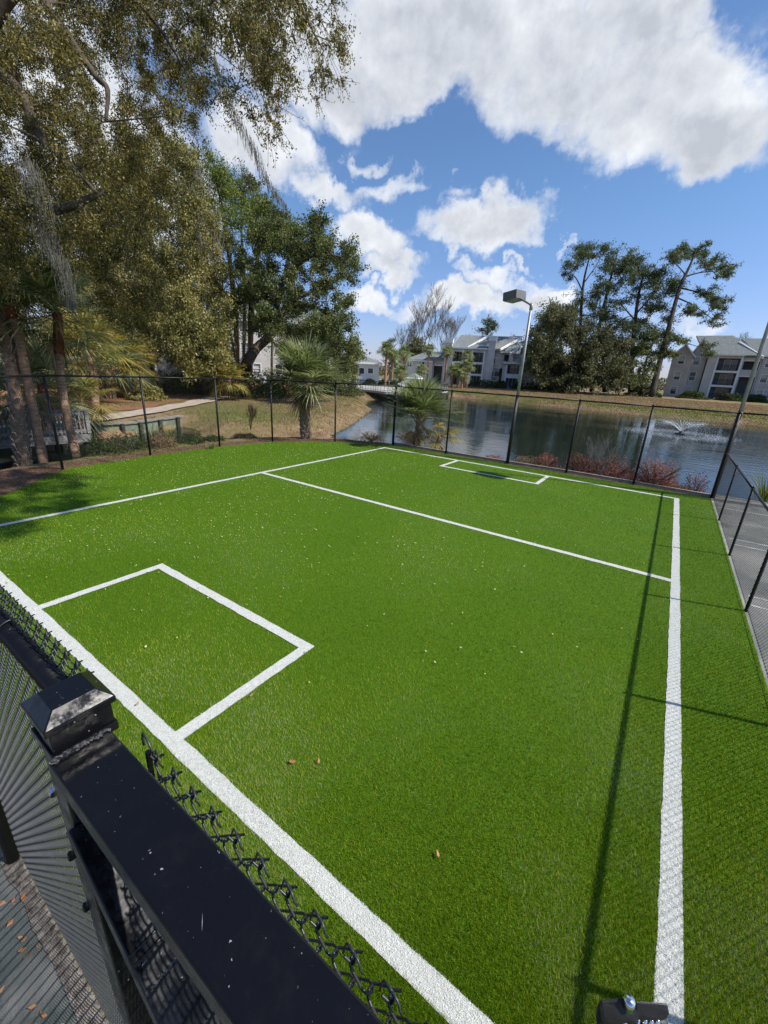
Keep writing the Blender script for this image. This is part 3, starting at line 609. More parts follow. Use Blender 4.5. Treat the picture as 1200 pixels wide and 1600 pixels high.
for k, z in enumerate((1.83, 1.70, 1.58)):
    p = np.array([-.580, .092, z]); mb = MB(); mb.tube([p + (.004, 0, 0), p + (-.003, 0, 0)], .0052, 8); mb.tube([p + (-.003, 0, 0), p + (-.008, 0, 0)], .0034, 6); mb.build('bolt', MT['chrome' if k == 0 else 'gloss'], gp)

# clamp on blue cloth covered post at the bottom edge
cpt = G(988, 1606, 1.0)
cl_ = empty('clamp', cpt, 'dark grey clamp with chrome bolts at the bottom edge beside the right sideline', 'clamp')
rx = R[:, 0].copy(); rx[2] = 0; rx /= np.linalg.norm(rx); fy = np.array([-rx[1], rx[0], 0])
def cp(u, v, w): return cpt + rx * u * .72 + fy * v * .22 + np.array([0, 0, w * 1.0])
s = .0025   # metres per photo pixel there
mb = MB(); mb.prism([cp(-.125, -.05, .0), cp(-.13, .06, .035), cp(-.01, .075, .045), cp(.0, .0, .02), cp(.0, -.06, -.01)], (0, 0, .05)); mb.build('handle', MT['rubber'], cl_, bevel=.01)
mb = MB(); mb.prism([cp(-.01, -.02, .03), cp(-.01, .07, .055), cp(.10, .07, .05), cp(.105, .01, .035), cp(.06, -.02, .03)], (0, 0, .022)); mb.build('upper_jaw', MT['rubber'], cl_, bevel=.006)
mb = MB(); mb.prism([cp(-.01, -.075, -.03), cp(-.01, .04, -.01), cp(.12, .04, -.01), cp(.125, -.02, -.02), cp(.08, -.075, -.03)], (0, 0, .024)); mb.build('lower_jaw', MT['rubber'], cl_, bevel=.006)
for u in (-.035, .012, .035, .055, .075):
    mb = MB(); w = .009 if u < 0 else .0042; mb.tube([cp(u, -.03, -.008), cp(u - .012, -.012, .045)], w, 10); mb.build('bolt', MT['chrome'], cl_, smooth=True)
mb = MB(); mb.tube([cp(-.035, .03, .075), cp(-.035, .03, .098)], [.014, .010], 12); mb.build('knob', MT['chrome'], cl_, smooth=True)
mb = MB()
ring = []
for i, (w, z) in enumerate([(.10, -1.0), (.11, -.5), (.125, -.12), (.135, -.075), (.13, -.052), (.09, -.037), (.02, -.033)]):
    for j in range(20):
        q = 2 * math.pi * j / 20; ww = w * (1 + .05 * math.sin(3 * q + i)); p = cp(-.045 + ww * 1.15 * math.cos(q), -.03 + ww * math.sin(q), z + .006 * math.sin(5 * q)); ring.append(p)
mb.add(ring, [(i * 20 + j, i * 20 + (j + 1) % 20, (i + 1) * 20 + (j + 1) % 20, (i + 1) * 20 + j) for i in range(6) for j in range(20)] + [tuple(120 + j for j in range(20))])
tag(mb.build('cloth_bundle', MT['denim'], smooth=True), 'blue cloth covered post under the dark grey clamp', 'cloth')

# ------------------------------------------------------------------ lamp posts
def lamp_post(x, y, top, box, yaw, label, lean=0.0, arm=.42):
    t = empty('lamp_post', (x, y, 0), label, 'lamp post', 'lamp posts standing in the pond fence')
    mb = MB(); mb.tube([(x, y, -.1), (x, y, 1.98)], .048, 14); mb.build('sleeve', MT['black'], t, smooth=True)
    mb = MB(); mb.tube([(x, y, 1.9), (x + lean, y, top)], [.04, .033], 14); mb.build('pole', MT['pole'], t, smooth=True)
    u = np.array([math.cos(yaw), math.sin(yaw), 0]); n_ = np.array([-u[1], u[0], 0]); p = np.array([x + lean, y, top])
    mb = MB(); mb.tube([p + (0, 0, -.12), p, p + u * .03 + (0, 0, .02)], .045, 12); mb.tube([p, p + u * arm + (0, 0, .20)], .028, 10); mb.build('arm', MT['pole'], t, smooth=True)
    c = p + u * (arm + box[0] * .42) + (0, 0, .27); tl = rad(-6); uz = u * math.cos(tl) + np.array([0, 0, math.sin(tl)]); w = np.cross(uz, n_)
    h = empty('lamp_head', c, None, None); h.parent = t; h.location = Vector(c) - t.location
    mb = MB(); mb.box(c, box, ax=[uz, n_, w]); mb.build('housing', MT['lamp'], h, bevel=.012)
    mb = MB(); mb.box(c - w * (box[2] / 2 + .006), (box[0] * .86, box[1] * .86, .016), ax=[uz, n_, w]); mb.build('lens', MT['lens'], h)
    return t
lamp_post(-3.73, 12.16, 4.30, (.46, .42, .22), math.atan2(.32, -.85), 'tall grey lamp post with a box lamp head standing at the pond fence')
lamp_post(1.245, 12.13, 5.6, (.62, .5, .24), math.atan2(-.2, 1), 'grey lamp post at the right corner where the fences meet, head out of view')

# ------------------------------------------------------------------ vegetation builders
def curve_pts(a, b_, bend, n=5):
    a = np.array(a, float); b_ = np.array(b_, float); m_ = (a + b_) / 2 + bend
    t = np.linspace(0, 1, n)[:, None]; return (1 - t) ** 2 * a + 2 * t * (1 - t) * m_ + t ** 2 * b_
def sub(poly, n=4):
    """smooth a polyline [(x,y,z,r)]"""
    P = np.array(poly, float); out = []
    for i in range(len(P) - 1):
        p0 = P[max(i - 1, 0)]; p1 = P[i]; p2 = P[i + 1]; p3 = P[min(i + 2, len(P) - 1)]
        for t in np.linspace(0, 1, n, endpoint=False):
            out.append(.5 * ((2 * p1) + (-p0 + p2) * t + (2 * p0 - 5 * p1 + 4 * p2 - p3) * t * t + (-p0 + 3 * p1 - 3 * p2 + p3) * t ** 3))
    out.append(P[-1]); return np.array(out)
def tree(name, label, cat, limbs, clumps, crad, nleaf, Lf, Wf, leafm, barkm, group=None, droop=.3, seed=1, squash=.75, twig=.012, crown='crown', wisps=0, cap=6, tsides=8, nearest_pen=.6):
    """limbs: list of polylines of (x,y,z,r); clumps: (n,3); each clump gets a branch from the limb system"""
    g = np.random.default_rng(seed); base = limbs[0][0][:3]
    t = empty(name, base, label, cat, group)
    mb = MB(); nodes = []
    for lb in limbs:
        S = sub(lb); mb.tube([p[:3] for p in S], [max(p[3], .004) for p in S], tsides)
        nodes.append(S[len(S) // 4:])
    nodes = np.concatenate(nodes)
    P0, P1, R0, R1 = [], [], [], []
    clumps = np.asarray(clumps); order = np.argsort(np.min(np.linalg.norm(clumps[:, None, :] - nodes[None, :, :3], axis=2), axis=1))
    ext = nodes.copy()
    for ci in order:
        c = clumps[ci]; dd = np.linalg.norm(ext[:, :3] - c, axis=1) + nearest_pen * np.maximum(0, ext[:, 2] - c[2]); k = int(np.argmin(dd)); a = ext[k]
        r = min(a[3] * .65, .02 + .018 * dd[k]) * 1.0; r = max(r, twig)
        pts = curve_pts(a[:3], c, g.normal(0, .12, 3) * dd[k] + np.array([0, 0, .08 * dd[k]]), 5)
        rr = np.linspace(r, twig, 5)
        P0.append(pts[:-1]); P1.append(pts[1:]); R0.append(rr[:-1]); R1.append(rr[1:])
        ext = np.concatenate([ext, np.column_stack([pts[2:], rr[2:]])])
    # twigs within clumps
    nt_ = 5; idx = np.repeat(np.arange(len(clumps)), nt_); off = g.normal(size=(len(idx), 3)) * crad * .75; off[:, 2] *= squash; off[:, 2] -= droop * crad * .4
    P0 = np.concatenate(P0 + [clumps[idx]]); P1 = np.concatenate(P1 + [clumps[idx] + off]); R0 = np.concatenate(R0 + [np.full(len(idx), twig * .7)]); R1 = np.concatenate(R1 + [np.full(len(idx), twig * .35)])
    V2, F2 = segtubes(P0, P1, R0, R1, 4)
    tr = mb.build('trunk', barkm, t, smooth=True)
    npmesh('branches', V2, F2, barkm, t)
    idx = np.repeat(np.arange(len(clumps)), nleaf)
    tw = g.integers(0, nt_, len(idx)); base_ = clumps[idx]; tipo = off[idx * nt_ + tw]; f_ = g.uniform(.15, 1.1, (len(idx), 1))
    C = base_ + tipo * f_ + g.normal(size=(len(idx), 3)) * crad * .22
    V3, F3 = leaves(C, Lf, Wf, droop, g=g); npmesh(crown, V3, F3, leafm, t)
    return t
def img_clumps(poly, d0, d1, n, seed, power=1.0, extra=None):
    """clump centres spread through the crown's volume between two depths"""
    g = np.random.default_rng(seed); poly = np.array(poly, float); lo = poly.min(0); hi = poly.max(0); out = []
    while len(out) < n:
        q = g.uniform(lo, hi, (n, 2)); q = q[inpoly(q, poly)]
        for a in q: out.append(D(a[0], a[1], d0 + (d1 - d0) * g.uniform() ** power))
    return np.array(out[:n])
def L3(lst):   # limb from (px,py,depth,r)
    return [(*D(a, b_, c), r) for a, b_, c, r in lst]
def frond(g, base, d, up, pet, fan, nl, mbv, lw=.035, sag=.35, spread=115):
    """one costapalmate palm leaf: petiole and folded leaflets, appended as quads"""
    V, Fq = mbv; d = d / np.linalg.norm(d); side = np.cross(d, up); side /= np.linalg.norm(side) + 1e-9; nrm = np.cross(side, d)
    hub = base + d * pet + np.array([0, 0, -.10 * pet])
    k = len(V); w = .012
    V += [base - side * w, base + side * w, hub + side * w * .6, hub - side * w * .6]; Fq.append((k, k + 1, k + 2, k + 3))
    V += [base - nrm * w, base + nrm * w, hub + nrm * w * .6, hub - nrm * w * .6]; Fq.append((k + 4, k + 5, k + 6, k + 7))
    for i in range(nl):
        a = rad(-spread + 2 * spread * i / (nl - 1)) + g.normal(0, .03); ln = fan * (1 - .32 * abs(i / (nl - 1) - .5) * 2) * g.uniform(.88, 1.08)
        l_ = d * math.cos(a) + side * math.sin(a) + nrm * (.22 * abs(math.sin(a)) + .05); l_ /= np.linalg.norm(l_)
        wv = np.cross(l_, nrm); wv /= np.linalg.norm(wv) + 1e-9; sg = sag * g.uniform(.7, 1.5)
        st = hub + d * (.12 * fan * math.cos(a * .6)); pts = []
        for s_, ww in ((0, .35), (.4, 1), (.72, .62), (1.0, .06)):
            p = st + l_ * ln * s_ + np.array([0, 0, -1]) * sg * ln * s_ ** 2.4
            pts.append((p - wv * lw * .5 * ww, p + wv * lw * .5 * ww))
        k = len(V)
        for a_, b_ in pts: V += [a_, b_]
        for j in range(3): Fq.append((k + 2 * j, k + 2 * j + 1, k + 2 * j + 3, k + 2 * j + 2))
def palm(name, label, trunk, cr, group=None, nf=30, seed=0, boots=0, pet=.55, nl=26, lw=.035, dead=5, elmin=-25, elmax=85, mat_='frond', rust=False, trunkmat='ptrunk', cat='palm tree', axis=None, sag=.35):
    """trunk: polyline (x,y,z,r); cr: crown radius"""
    g = np.random.default_rng(seed + 100); t = empty(name, trunk[0][:3], label, cat, group); S = sub(trunk, 6)
    mb = MB(); rr = [p[3] * (1 + .06 * math.sin(i * 2.3)) for i, p in enumerate(S)]
    mb.tube([p[:3] for p in S], rr, 14)
    mb.build('trunk', MT[trunkmat], t, smooth=True)
    top = S[-1][:3]
    if boots:
        mb = MB(); nb = boots
        for i in range(nb):
            f_ = (i + .5) / nb; j = f_ * (len(S) - 1.01); a0 = S[int(j)]; a1 = S[int(j) + 1]; p = a0 + (a1 - a0) * (j - int(j)); q = i * 2.4
            o_ = np.array([math.cos(q), math.sin(q), 0]); s_ = np.array([-o_[1], o_[0], 0]); r = p[3]; h = .16 * r / .12; oo = .055 * r / .12
            b0 = p[:3] + o_ * r * .8; mb.add([b0 - s_ * .5 * r, b0 + s_ * .5 * r, b0 + o_ * oo * 1.1 + s_ * .28 * r + (0, 0, h), b0 + o_ * oo * 1.1 - s_ * .28 * r + (0, 0, h), b0 + o_ * oo * .35 + (0, 0, h * 1.05) - s_ * .2 * r, b0 + o_ * oo * .35 + (0, 0, h * 1.05) + s_ * .2 * r],
                   [(0, 1, 2, 3), (3, 2, 5, 4), (1, 5, 2), (0, 3, 4)])
        mb.build('boots', MT['boot'], t)
    if boots:
        mb = MB()
        for i in range(boots // 4):
            q = i * 2.4; o_ = np.array([math.cos(q), math.sin(q), 0]); p = S[-1] if i % 2 else S[int(len(S) * .8)]; ln = (.3 + .25 * ((i * 7) % 5) / 5) * p[3] / .12
            p0 = p[:3] + o_ * p[3] * .7; mb.tube([p0, p0 + o_ * ln * .5 + (0, 0, ln * .55), p0 + o_ * ln * .8 + (0, 0, ln * 1.2)], [.022 * p[3] / .12, .014, .008], 5)
        mb.build('old_stalks', MT['boot'], t)
    if rust:
        mb = MB(); k = int(len(S) * .74); mb.tube([p[:3] for p in S[k:]], [p[3] * (1.12 + .12 * math.sin(i * 3)) for i, p in enumerate(S[k:])], 12); mb.build('fibre_sheath', MT['rust'], t, smooth=True)
    V, Fq = [], []
    for i in range(nf):
        f_ = (i + .5) / nf; el = rad(elmin + (elmax - elmin) * (1 - f_ ** .9)) if True else 0
        az = i * 2.39996 + g.normal(0, .2); el += g.normal(0, .12)
        d = np.array([math.cos(az) * math.cos(el), math.sin(az) * math.cos(el), math.sin(el)])
        if axis is not None: d = d + np.array(axis) * .35
        upv = np.array([0, 0, 1.0]) if abs(d[2]) < .95 else np.array([math.cos(az), math.sin(az), 0])
        frond(g, top + d * .04, d, upv, cr * pet * g.uniform(.8, 1.1), cr * (1 - pet * .75) * g.uniform(.9, 1.15), nl, (V, Fq), lw, sag)
    npmesh('fronds', V, Fq, MT[mat_], t)
    if dead:
        V, Fq = [], []
        for i in range(dead):
            az = i * 2.39996 * 1.7 + 1; el = rad(-58 + g.normal(0, 12)); d = np.array([math.cos(az) * math.cos(el), math.sin(az) * math.cos(el), math.sin(el)])
            frond(g, top + (0, 0, -.08), d, np.array([0, 0, 1.0]), cr * pet * .7, cr * .42, max(10, nl // 2), (V, Fq), lw, .5)
        npmesh('dry_fronds', V, Fq, MT['deadfrond'], t)
    return t
def bush(name, label, c, rad3, n, Lf, Wf, m_, cat='shrub', group=None, seed=0, stems=10, stem_m=None, droop=0.0, hollow=.45):
    g = np.random.default_rng(seed + 500); c = np.array(c, float); rad3 = np.array(rad3, float)
    t = empty(name, c, label, cat, group)
    u = g.normal(size=(n, 3)); u /= np.linalg.norm(u, axis=1)[:, None]; u[:, 2] = np.abs(u[:, 2]) * 1.0
    r = hollow + (1 - hollow) * g.uniform(0, 1, n) ** .6
    lump = 1 + .16 * np.sin(u[:, 0] * 5 + seed) * np.cos(u[:, 1] * 6 + seed * 2) + .1 * np.sin(u[:, 2] * 9)
    C = c + u * (r * lump)[:, None] * rad3
    V, Fq = leaves(C, Lf, Wf, droop, g=g); npmesh('foliage', V, Fq, m_, t)
    a = g.uniform(0, 2 * math.pi, stems); P1 = c + np.column_stack([np.cos(a) * rad3[0] * .8, np.sin(a) * rad3[1] * .8, rad3[2] * g.uniform(.4, .95, stems)])
    P0 = np.tile(c, (stems, 1)) + g.normal(0, .06, (stems, 3)) * rad3[0]; P0[:, 2] = c[2] - .03
    mid = (P0 + P1) / 2 + np.column_stack([np.zeros(stems), np.zeros(stems), rad3[2] * .15 * np.ones(stems)])
    V, Fq = segtubes(np.concatenate([P0, mid]), np.concatenate([mid, P1]), max(.006, rad3[0] * .02), max(.004, rad3[0] * .01), 4)
    npmesh('stems', V, Fq, stem_m or MT['bark'], t); return t
def bare(name, label, base, h, r0, seed, m_, group=None, levels=5, spread=.5, nb=4, cat='bare tree', up_=.35, multi=1, lratio=.62, thin=1.0, first=.3):
    g = random.Random(seed); t = empty(name, base, label, cat, group); P0, P1, R0, R1 = [], [], [], []
    def grow(p, d, ln, r, lev):
        n = 4 if lev > 1 else 3; pts = [p]; dd = d.copy()
        for i in range(n):
            dd = dd + np.array([g.gauss(0, .10), g.gauss(0, .10), g.gauss(0, .06) + up_ * .08]); dd /= np.linalg.norm(dd)
            pts.append(pts[-1] + dd * ln / n)
        for i in range(n):
            P0.append(pts[i]); P1.append(pts[i + 1]); R0.append(r * (1 - .55 * i / n)); R1.append(r * (1 - .55 * (i + 1) / n))
        if lev == 0: return
        k = nb if lev < levels else nb + 3
        for i in range(k):
            f_ = g.uniform(first if lev == levels else .25, 1.0); j = min(int(f_ * n), n - 1); q = pts[j] + (pts[j + 1] - pts[j]) * (f_ * n - j)
            a = g.uniform(0, 6.28); s_ = np.array([math.cos(a), math.sin(a), 0.0]); nd_ = dd * (1 - spread) + s_ * spread + np.array([0, 0, up_]); nd_ /= np.linalg.norm(nd_)
            grow(q, nd_, ln * lratio * g.uniform(.7, 1.1) * (1.15 - .4 * f_), max(r * .5 * (1.1 - .5 * f_), .004 * thin), lev - 1)
    for m_i in range(multi):
        a = g.uniform(0, 6.28); d0 = np.array([math.cos(a) * .22 * (multi > 1), math.sin(a) * .22 * (multi > 1), 1.0]); grow(np.array(base, float), d0 / np.linalg.norm(d0), h * .62, r0, levels)
    V, Fq = segtubes(P0, P1, R0, R1, 4); npmesh('branches', V, Fq, m_, t); return t, np.array(P1)

# ------------------------------------------------------------------ overhanging live oak, upper left
oakpoly = [(-140, -130), (300, -130), (420, -120), (455, -60), (432, 20), (440, 100), (405, 128), (385, 60), (330, 100), (322, 150), (326, 205), (290, 235), (300, 270), (250, 330), (200, 400), (150, 440), (60, 440), (-140, 440)]
cl1 = np.concatenate([img_clumps(oakpoly, 6.9, 12.0, 740, 11), img_clumps([(150, 370), (200, 370), (262, 450), (245, 500), (185, 520), (150, 470)], 8.2, 9.6, 40, 111)])
# boughs reaching over the left corner of the turf; they throw the dappled shade there
g = np.random.default_rng(88); ex = []
opx = np.array(oakpoly, float)
def pj(p):
    v = R.T @ (np.asarray(p) - C0); return 600 + F * v[0] / v[2], 800 + F * v[1] / v[2]
while len(ex) < 95:
    s0 = (g.uniform(-11.3, -6.6), g.uniform(1.15, 3.4)); h_ = g.uniform(7.0, 9.0); p = np.array([s0[0] + .924 * h_, s0[1] + .3016 * h_, h_]); q = pj(p)
    if q[1] < -70 and inpoly(np.array([s0]), [(-11.3, 1.15), (-6.7, 1.15), (-7.4, 2.3), (-8.7, 3.0), (-10.3, 3.35), (-11.3, 3.2)])[0]: ex.append(p)
cl1 = np.concatenate([cl1, np.array(ex)])
tw1 = img_clumps([(330, -120), (470, -120), (545, -20), (548, 40), (530, 60), (535, 120), (545, 150), (490, 150), (455, 105), (440, 160), (438, 215), (415, 215), (400, 130), (370, 60)], 6.6, 8.2, 85, 12)
limbs = [L3([(-260, 900, 9.0, .36), (-230, 500, 8.8, .30), (-190, 330, 8.6, .26)]),
         L3([(-190, 330, 8.6, .2), (-60, 290, 8.3, .16), (10, 300, 8.2, .12), (80, 330, 8.0, .09), (160, 300, 7.9, .05)]),
         L3([(-190, 330, 8.6, .2), (-60, 120, 8.2, .13), (20, 130, 8.0, .10), (60, 210, 7.8, .08), (105, 255, 7.6, .06), (150, 300, 7.4, .035)]),
         L3([(-60, 120, 8.2, .13), (30, -20, 7.8, .10), (80, 20, 7.6, .075), (115, 70, 7.5, .07), (150, 120, 7.4, .055), (168, 140, 7.4, .045), (165, 190, 7.4, .025)]),
         L3([(-60, 120, 8.2, .15), (60, -170, 7.7, .10), (220, -200, 7.4, .08), (360, -140, 7.2, .055), (450, -20, 7.2, .03), (500, 70, 7.2, .012)]),
         L3([(220, -200, 7.4, .07), (300, -100, 7.2, .045), (350, 0, 7.1, .03), (372, 70, 7.0, .015)]),
         L3([(60, -170, 7.7, .09), (130, -60, 8.3, .05), (230, 20, 8.6, .04), (290, 110, 8.8, .02)])]
limbs = [[tuple(C0 + (np.array(q[:3]) - C0) * .84) + (q[3] * .8,) for q in l_] for l_ in limbs]
for l_ in limbs[1:]:
    S_ = sub(l_, 5)[4:]
    for k_ in range(17):
        q_ = S_[rng.integers(0, len(S_))]; cl1 = np.concatenate([cl1, (q_[:3] + rng.normal(0, .42, 3) + (0, 0, -.12))[None]])
oak = tree('live_oak', 'large overhanging oak with olive leaves filling the upper left corner', 'tree', limbs, np.concatenate([cl1]), .24, 470, .046, .021, MT['oakleaf'], MT['bark'], droop=.9, seed=21, squash=1.1, twig=.006)
# thin outer sprays of the same oak: drooping twigs with sparse leaves
g = np.random.default_rng(31); P0, P1, CC = [], [], []
lim = np.concatenate([sub(l_)[:, :3] for l_ in limbs[4:6]])
for c in tw1:
    a = lim[np.argmin(np.linalg.norm(lim - c, axis=1))]; pts = curve_pts(a, c, np.array([0, 0, .15]), 5); P0.append(pts[:-1]); P1.append(pts[1:])
    for k in range(7):
        e_ = c + np.array([g.normal(0, .17), g.normal(0, .17), -abs(g.normal(.16, .14))]); P0.append(c[None]); P1.append(e_[None])
        f_ = g.uniform(0, 1.05, (9, 1)); f_ = g.uniform(0, 1.05, (14, 1)); CC.append(c + (e_ - c) * f_ + g.normal(0, .022, (14, 3)))
V, Fq = segtubes(np.concatenate(P0), np.concatenate(P1), .0045, .0022, 3); npmesh('twigs', V, Fq, MT['bark'], oak)
V, Fq = leaves(np.concatenate(CC), .05, .021, .5, g=g); npmesh('outer_sprays', V, Fq, MT['oakleaf'], oak)
# Spanish moss
def moss(label, path, w, n, seed):
    g = np.random.default_rng(seed); S = sub([(*p, w_) for p, w_ in zip(path, w)], 8); P0, P1 = [], []
    for i in range(n):
        j = int(g.uniform(0, len(S) - 2)); p = S[j][:3] + g.normal(0, 1, 3) * S[j][3] * .5; ln = g.uniform(.08, .28)
        q = p + (S[min(j + 3, len(S) - 1)][:3] - S[j][:3]) * .3 + np.array([g.normal(0, .02), g.normal(0, .02), -ln * .8]); m_ = (p + q) / 2 + g.normal(0, .012, 3)
        P0 += [p, m_]; P1 += [m_, q]
    V, Fq = segtubes(P0, P1, .003, .002, 3); return tag(npmesh('spanish_moss', V, Fq, MT['moss']), label, 'moss', 'strands of grey moss hanging from the oaks')
moss('long grey moss strand hanging over the sky right of the oak', [D(*q) for q in [(334, 88, 7), (352, 140, 7), (372, 185, 7), (395, 225, 7), (410, 262, 7), (432, 300, 7), (450, 322, 7)]], [.03, .08, .075, .07, .05, .02, .008], 420, 1)
moss('grey moss curtain in front of the palms at the left edge', [D(*q) for q in [(0, 470, 10.5), (6, 520, 10.5), (10, 560, 10.5), (16, 600, 10.5)]], [.15, .2, .2, .1], 500, 2)
moss('grey moss clump hanging in the middle of the oak foliage', [D(*q) for q in [(40, 250, 6.4), (60, 300, 6.4), (72, 360, 6.4), (80, 400, 6.4)]], [.12, .2, .2, .08], 450, 3)
moss('grey moss strand hanging below the oak above the left palm trunks', [D(*q) for q in [(95, 400, 6.6), (105, 440, 6.6), (112, 480, 6.6)]], [.08, .14, .05], 260, 4)
moss('pale moss curtain in front of the white wall', [D(*q) for q in [(205, 520, 25), (212, 550, 25), (222, 585, 25)]], [.5, .7, .3], 700, 5)

# second oak: sunlit crown behind the palms
ok2 = [(105, 300), (180, 240), (260, 215), (310, 235), (300, 290), (335, 330), (352, 390), (362, 430), (355, 490), (352, 560), (335, 590), (275, 592), (262, 540), (225, 560), (185, 530), (140, 500), (60, 460)]
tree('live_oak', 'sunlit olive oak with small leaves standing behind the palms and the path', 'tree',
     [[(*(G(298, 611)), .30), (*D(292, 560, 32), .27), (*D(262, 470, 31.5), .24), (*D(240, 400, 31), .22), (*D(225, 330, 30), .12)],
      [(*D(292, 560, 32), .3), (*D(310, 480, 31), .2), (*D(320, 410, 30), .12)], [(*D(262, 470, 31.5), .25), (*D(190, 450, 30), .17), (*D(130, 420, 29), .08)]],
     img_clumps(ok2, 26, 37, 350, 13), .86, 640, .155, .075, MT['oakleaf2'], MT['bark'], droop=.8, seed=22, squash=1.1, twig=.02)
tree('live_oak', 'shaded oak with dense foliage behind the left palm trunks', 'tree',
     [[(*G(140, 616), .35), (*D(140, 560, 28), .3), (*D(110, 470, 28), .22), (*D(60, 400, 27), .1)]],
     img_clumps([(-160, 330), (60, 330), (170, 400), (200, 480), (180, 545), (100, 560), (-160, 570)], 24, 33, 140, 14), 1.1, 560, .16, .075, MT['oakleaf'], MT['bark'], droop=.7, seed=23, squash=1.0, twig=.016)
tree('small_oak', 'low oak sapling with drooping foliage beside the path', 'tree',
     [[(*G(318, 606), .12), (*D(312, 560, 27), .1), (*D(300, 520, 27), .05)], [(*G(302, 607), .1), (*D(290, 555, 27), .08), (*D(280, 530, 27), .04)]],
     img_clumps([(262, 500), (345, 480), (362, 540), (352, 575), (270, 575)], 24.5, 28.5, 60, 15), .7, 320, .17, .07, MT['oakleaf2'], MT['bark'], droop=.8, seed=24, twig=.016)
# pines behind
tree('pine', 'bright green pine rising behind the sunlit oak', 'tree',
     [[(*G(372, 592, .1), .3), (*D(368, 500, 39), .26), (*D(358, 400, 39), .2), (*D(345, 320, 39), .12), (*D(338, 262, 39), .05)]],
     np.concatenate([img_clumps([(295, 250), (330, 232), (358, 262), (362, 310), (375, 345), (330, 350), (300, 330)], 36, 42, 46, 16), img_clumps([(300, 360), (372, 350), (385, 380), (340, 400)], 36, 42, 14, 17)]), .95, 230, .34, .07, MT['pineleaf'], MT['pbark'], 'pines standing behind the left bank', droop=-.3, seed=25, squash=.6, twig=.03)
tree('pine', 'bright green pine with a dense crown left of the dark oak', 'tree',
     [[(*G(392, 592, .1), .3), (*D(392, 500, 36), .26), (*D(400, 420, 36), .18), (*D(412, 350, 36), .08)]],
     np.concatenate([img_clumps([(385, 330), (415, 305), (455, 330), (458, 375), (440, 400), (395, 385)], 33, 38, 42, 18), img_clumps([(345, 455), (405, 440), (410, 480), (350, 490)], 33, 38, 14, 19)]), .9, 240, .32, .07, MT['pineleaf'], MT['pbark'], 'pines standing behind the left bank', droop=-.3, seed=26, squash=.6, twig=.03)
tree('dark_pine', 'tall sparse dark tree topping out between the bright pines', 'tree',
     [[(*G(380, 590, .1), .25), (*D(382, 480, 44), .2), (*D(378, 380, 44), .13), (*D(375, 285, 44), .05)]],
     img_clumps([(360, 275), (392, 270), (420, 305), (410, 345), (375, 350), (362, 330)], 42, 46, 34, 20), .9, 110, .3, .1, MT['darkleaf'], MT['pbark'], droop=0, seed=27, squash=.7, twig=.03)
bare('bare_tree', 'thin leafless tree showing pale between the sunlit oak and the dark oak', D(368, 560, 33), 14, .13, 5, MT['palebark'], levels=3, spread=.32, nb=6, up_=.5, thin=6)
# big dark live oak
dk = [(385, 360), (430, 325), (480, 340), (500, 335), (505, 385), (540, 365), (556, 400), (558, 430), (545, 455), (556, 470), (540, 500), (505, 470), (470, 490), (440, 520), (375, 520), (352, 500), (358, 430)]
tree('dark_oak', 'big dark green oak with a forked leaning trunk on the left bank', 'tree',
     [[(*G(375, 601), .55), (*D(385, 570, 30), .42), (*D(400, 545, 30), .36), (*D(425, 520, 30), .3), (*D(432, 480, 30), .24), (*D(445, 430, 29), .15), (*D(455, 380, 29), .07)],
      [(*D(425, 520, 30), .25), (*D(450, 475, 29.5), .18), (*D(480, 460, 29), .12), (*D(520, 450, 28.5), .06)],
      [(*D(432, 490, 30), .18), (*D(480, 478, 30), .12), (*D(515, 490, 30), .06)],
      [(*D(445, 430, 29), .12), (*D(490, 400, 28), .08), (*D(530, 400, 28), .04)],
      [(*D(425, 520, 30), .2), (*D(395, 470, 30), .12), (*D(380, 420, 30), .06)]],
     np.concatenate([img_clumps(dk, 25.5, 34, 170, 21), img_clumps([(500, 480), (545, 495), (560, 520), (562, 560), (545, 585), (500, 590), (470, 560), (490, 520)], 25, 32, 46, 22), img_clumps([(430, 500), (500, 500), (520, 545), (500, 580), (445, 560)], 26, 34, 36, 23)]),
     .62, 430, .15, .08, MT['darkleaf'], MT['bark'], droop=.5, seed=28, squash=.85, twig=.02)
# undergrowth wood behind the left bank
for k, (px, py, w, h, lb) in enumerate([(285, 598, 2.6, 1.5, 'dark shrub mass at the foot of the sunlit oak'), (245, 600, 1.6, 1.3, 'rounded reddish green bush beside the palm trunks on the left bank'), (340, 600, 2.4, 1.9, 'dark undergrowth bush beside the bright palmetto'), (400, 603, 2.6, 1.7, 'dark shrub behind the small white sign'), (445, 600, 2.6, 2.0, 'dark shrub under the big dark oak'), (495, 598, 2.4, 2.3, 'dark shrub right of the front palm beneath the oak'), (535, 600, 2.0, 1.8, 'dark shrub beside the pool deck')]):
    p = G(px, py + 18 - (k == 1) * 0, 0); p = p if k != 1 else G(232, 627)
    s_ = 1.0 if k != 1 else .62
    bush('shrub', lb, (p[0], p[1], hz(p[0], p[1])), (w * s_, w * s_, h * s_), 5200, .16, .08, MT['shrub'] if k != 1 else MT['oakleaf2'], group='shrubs along the left bank', seed=k)
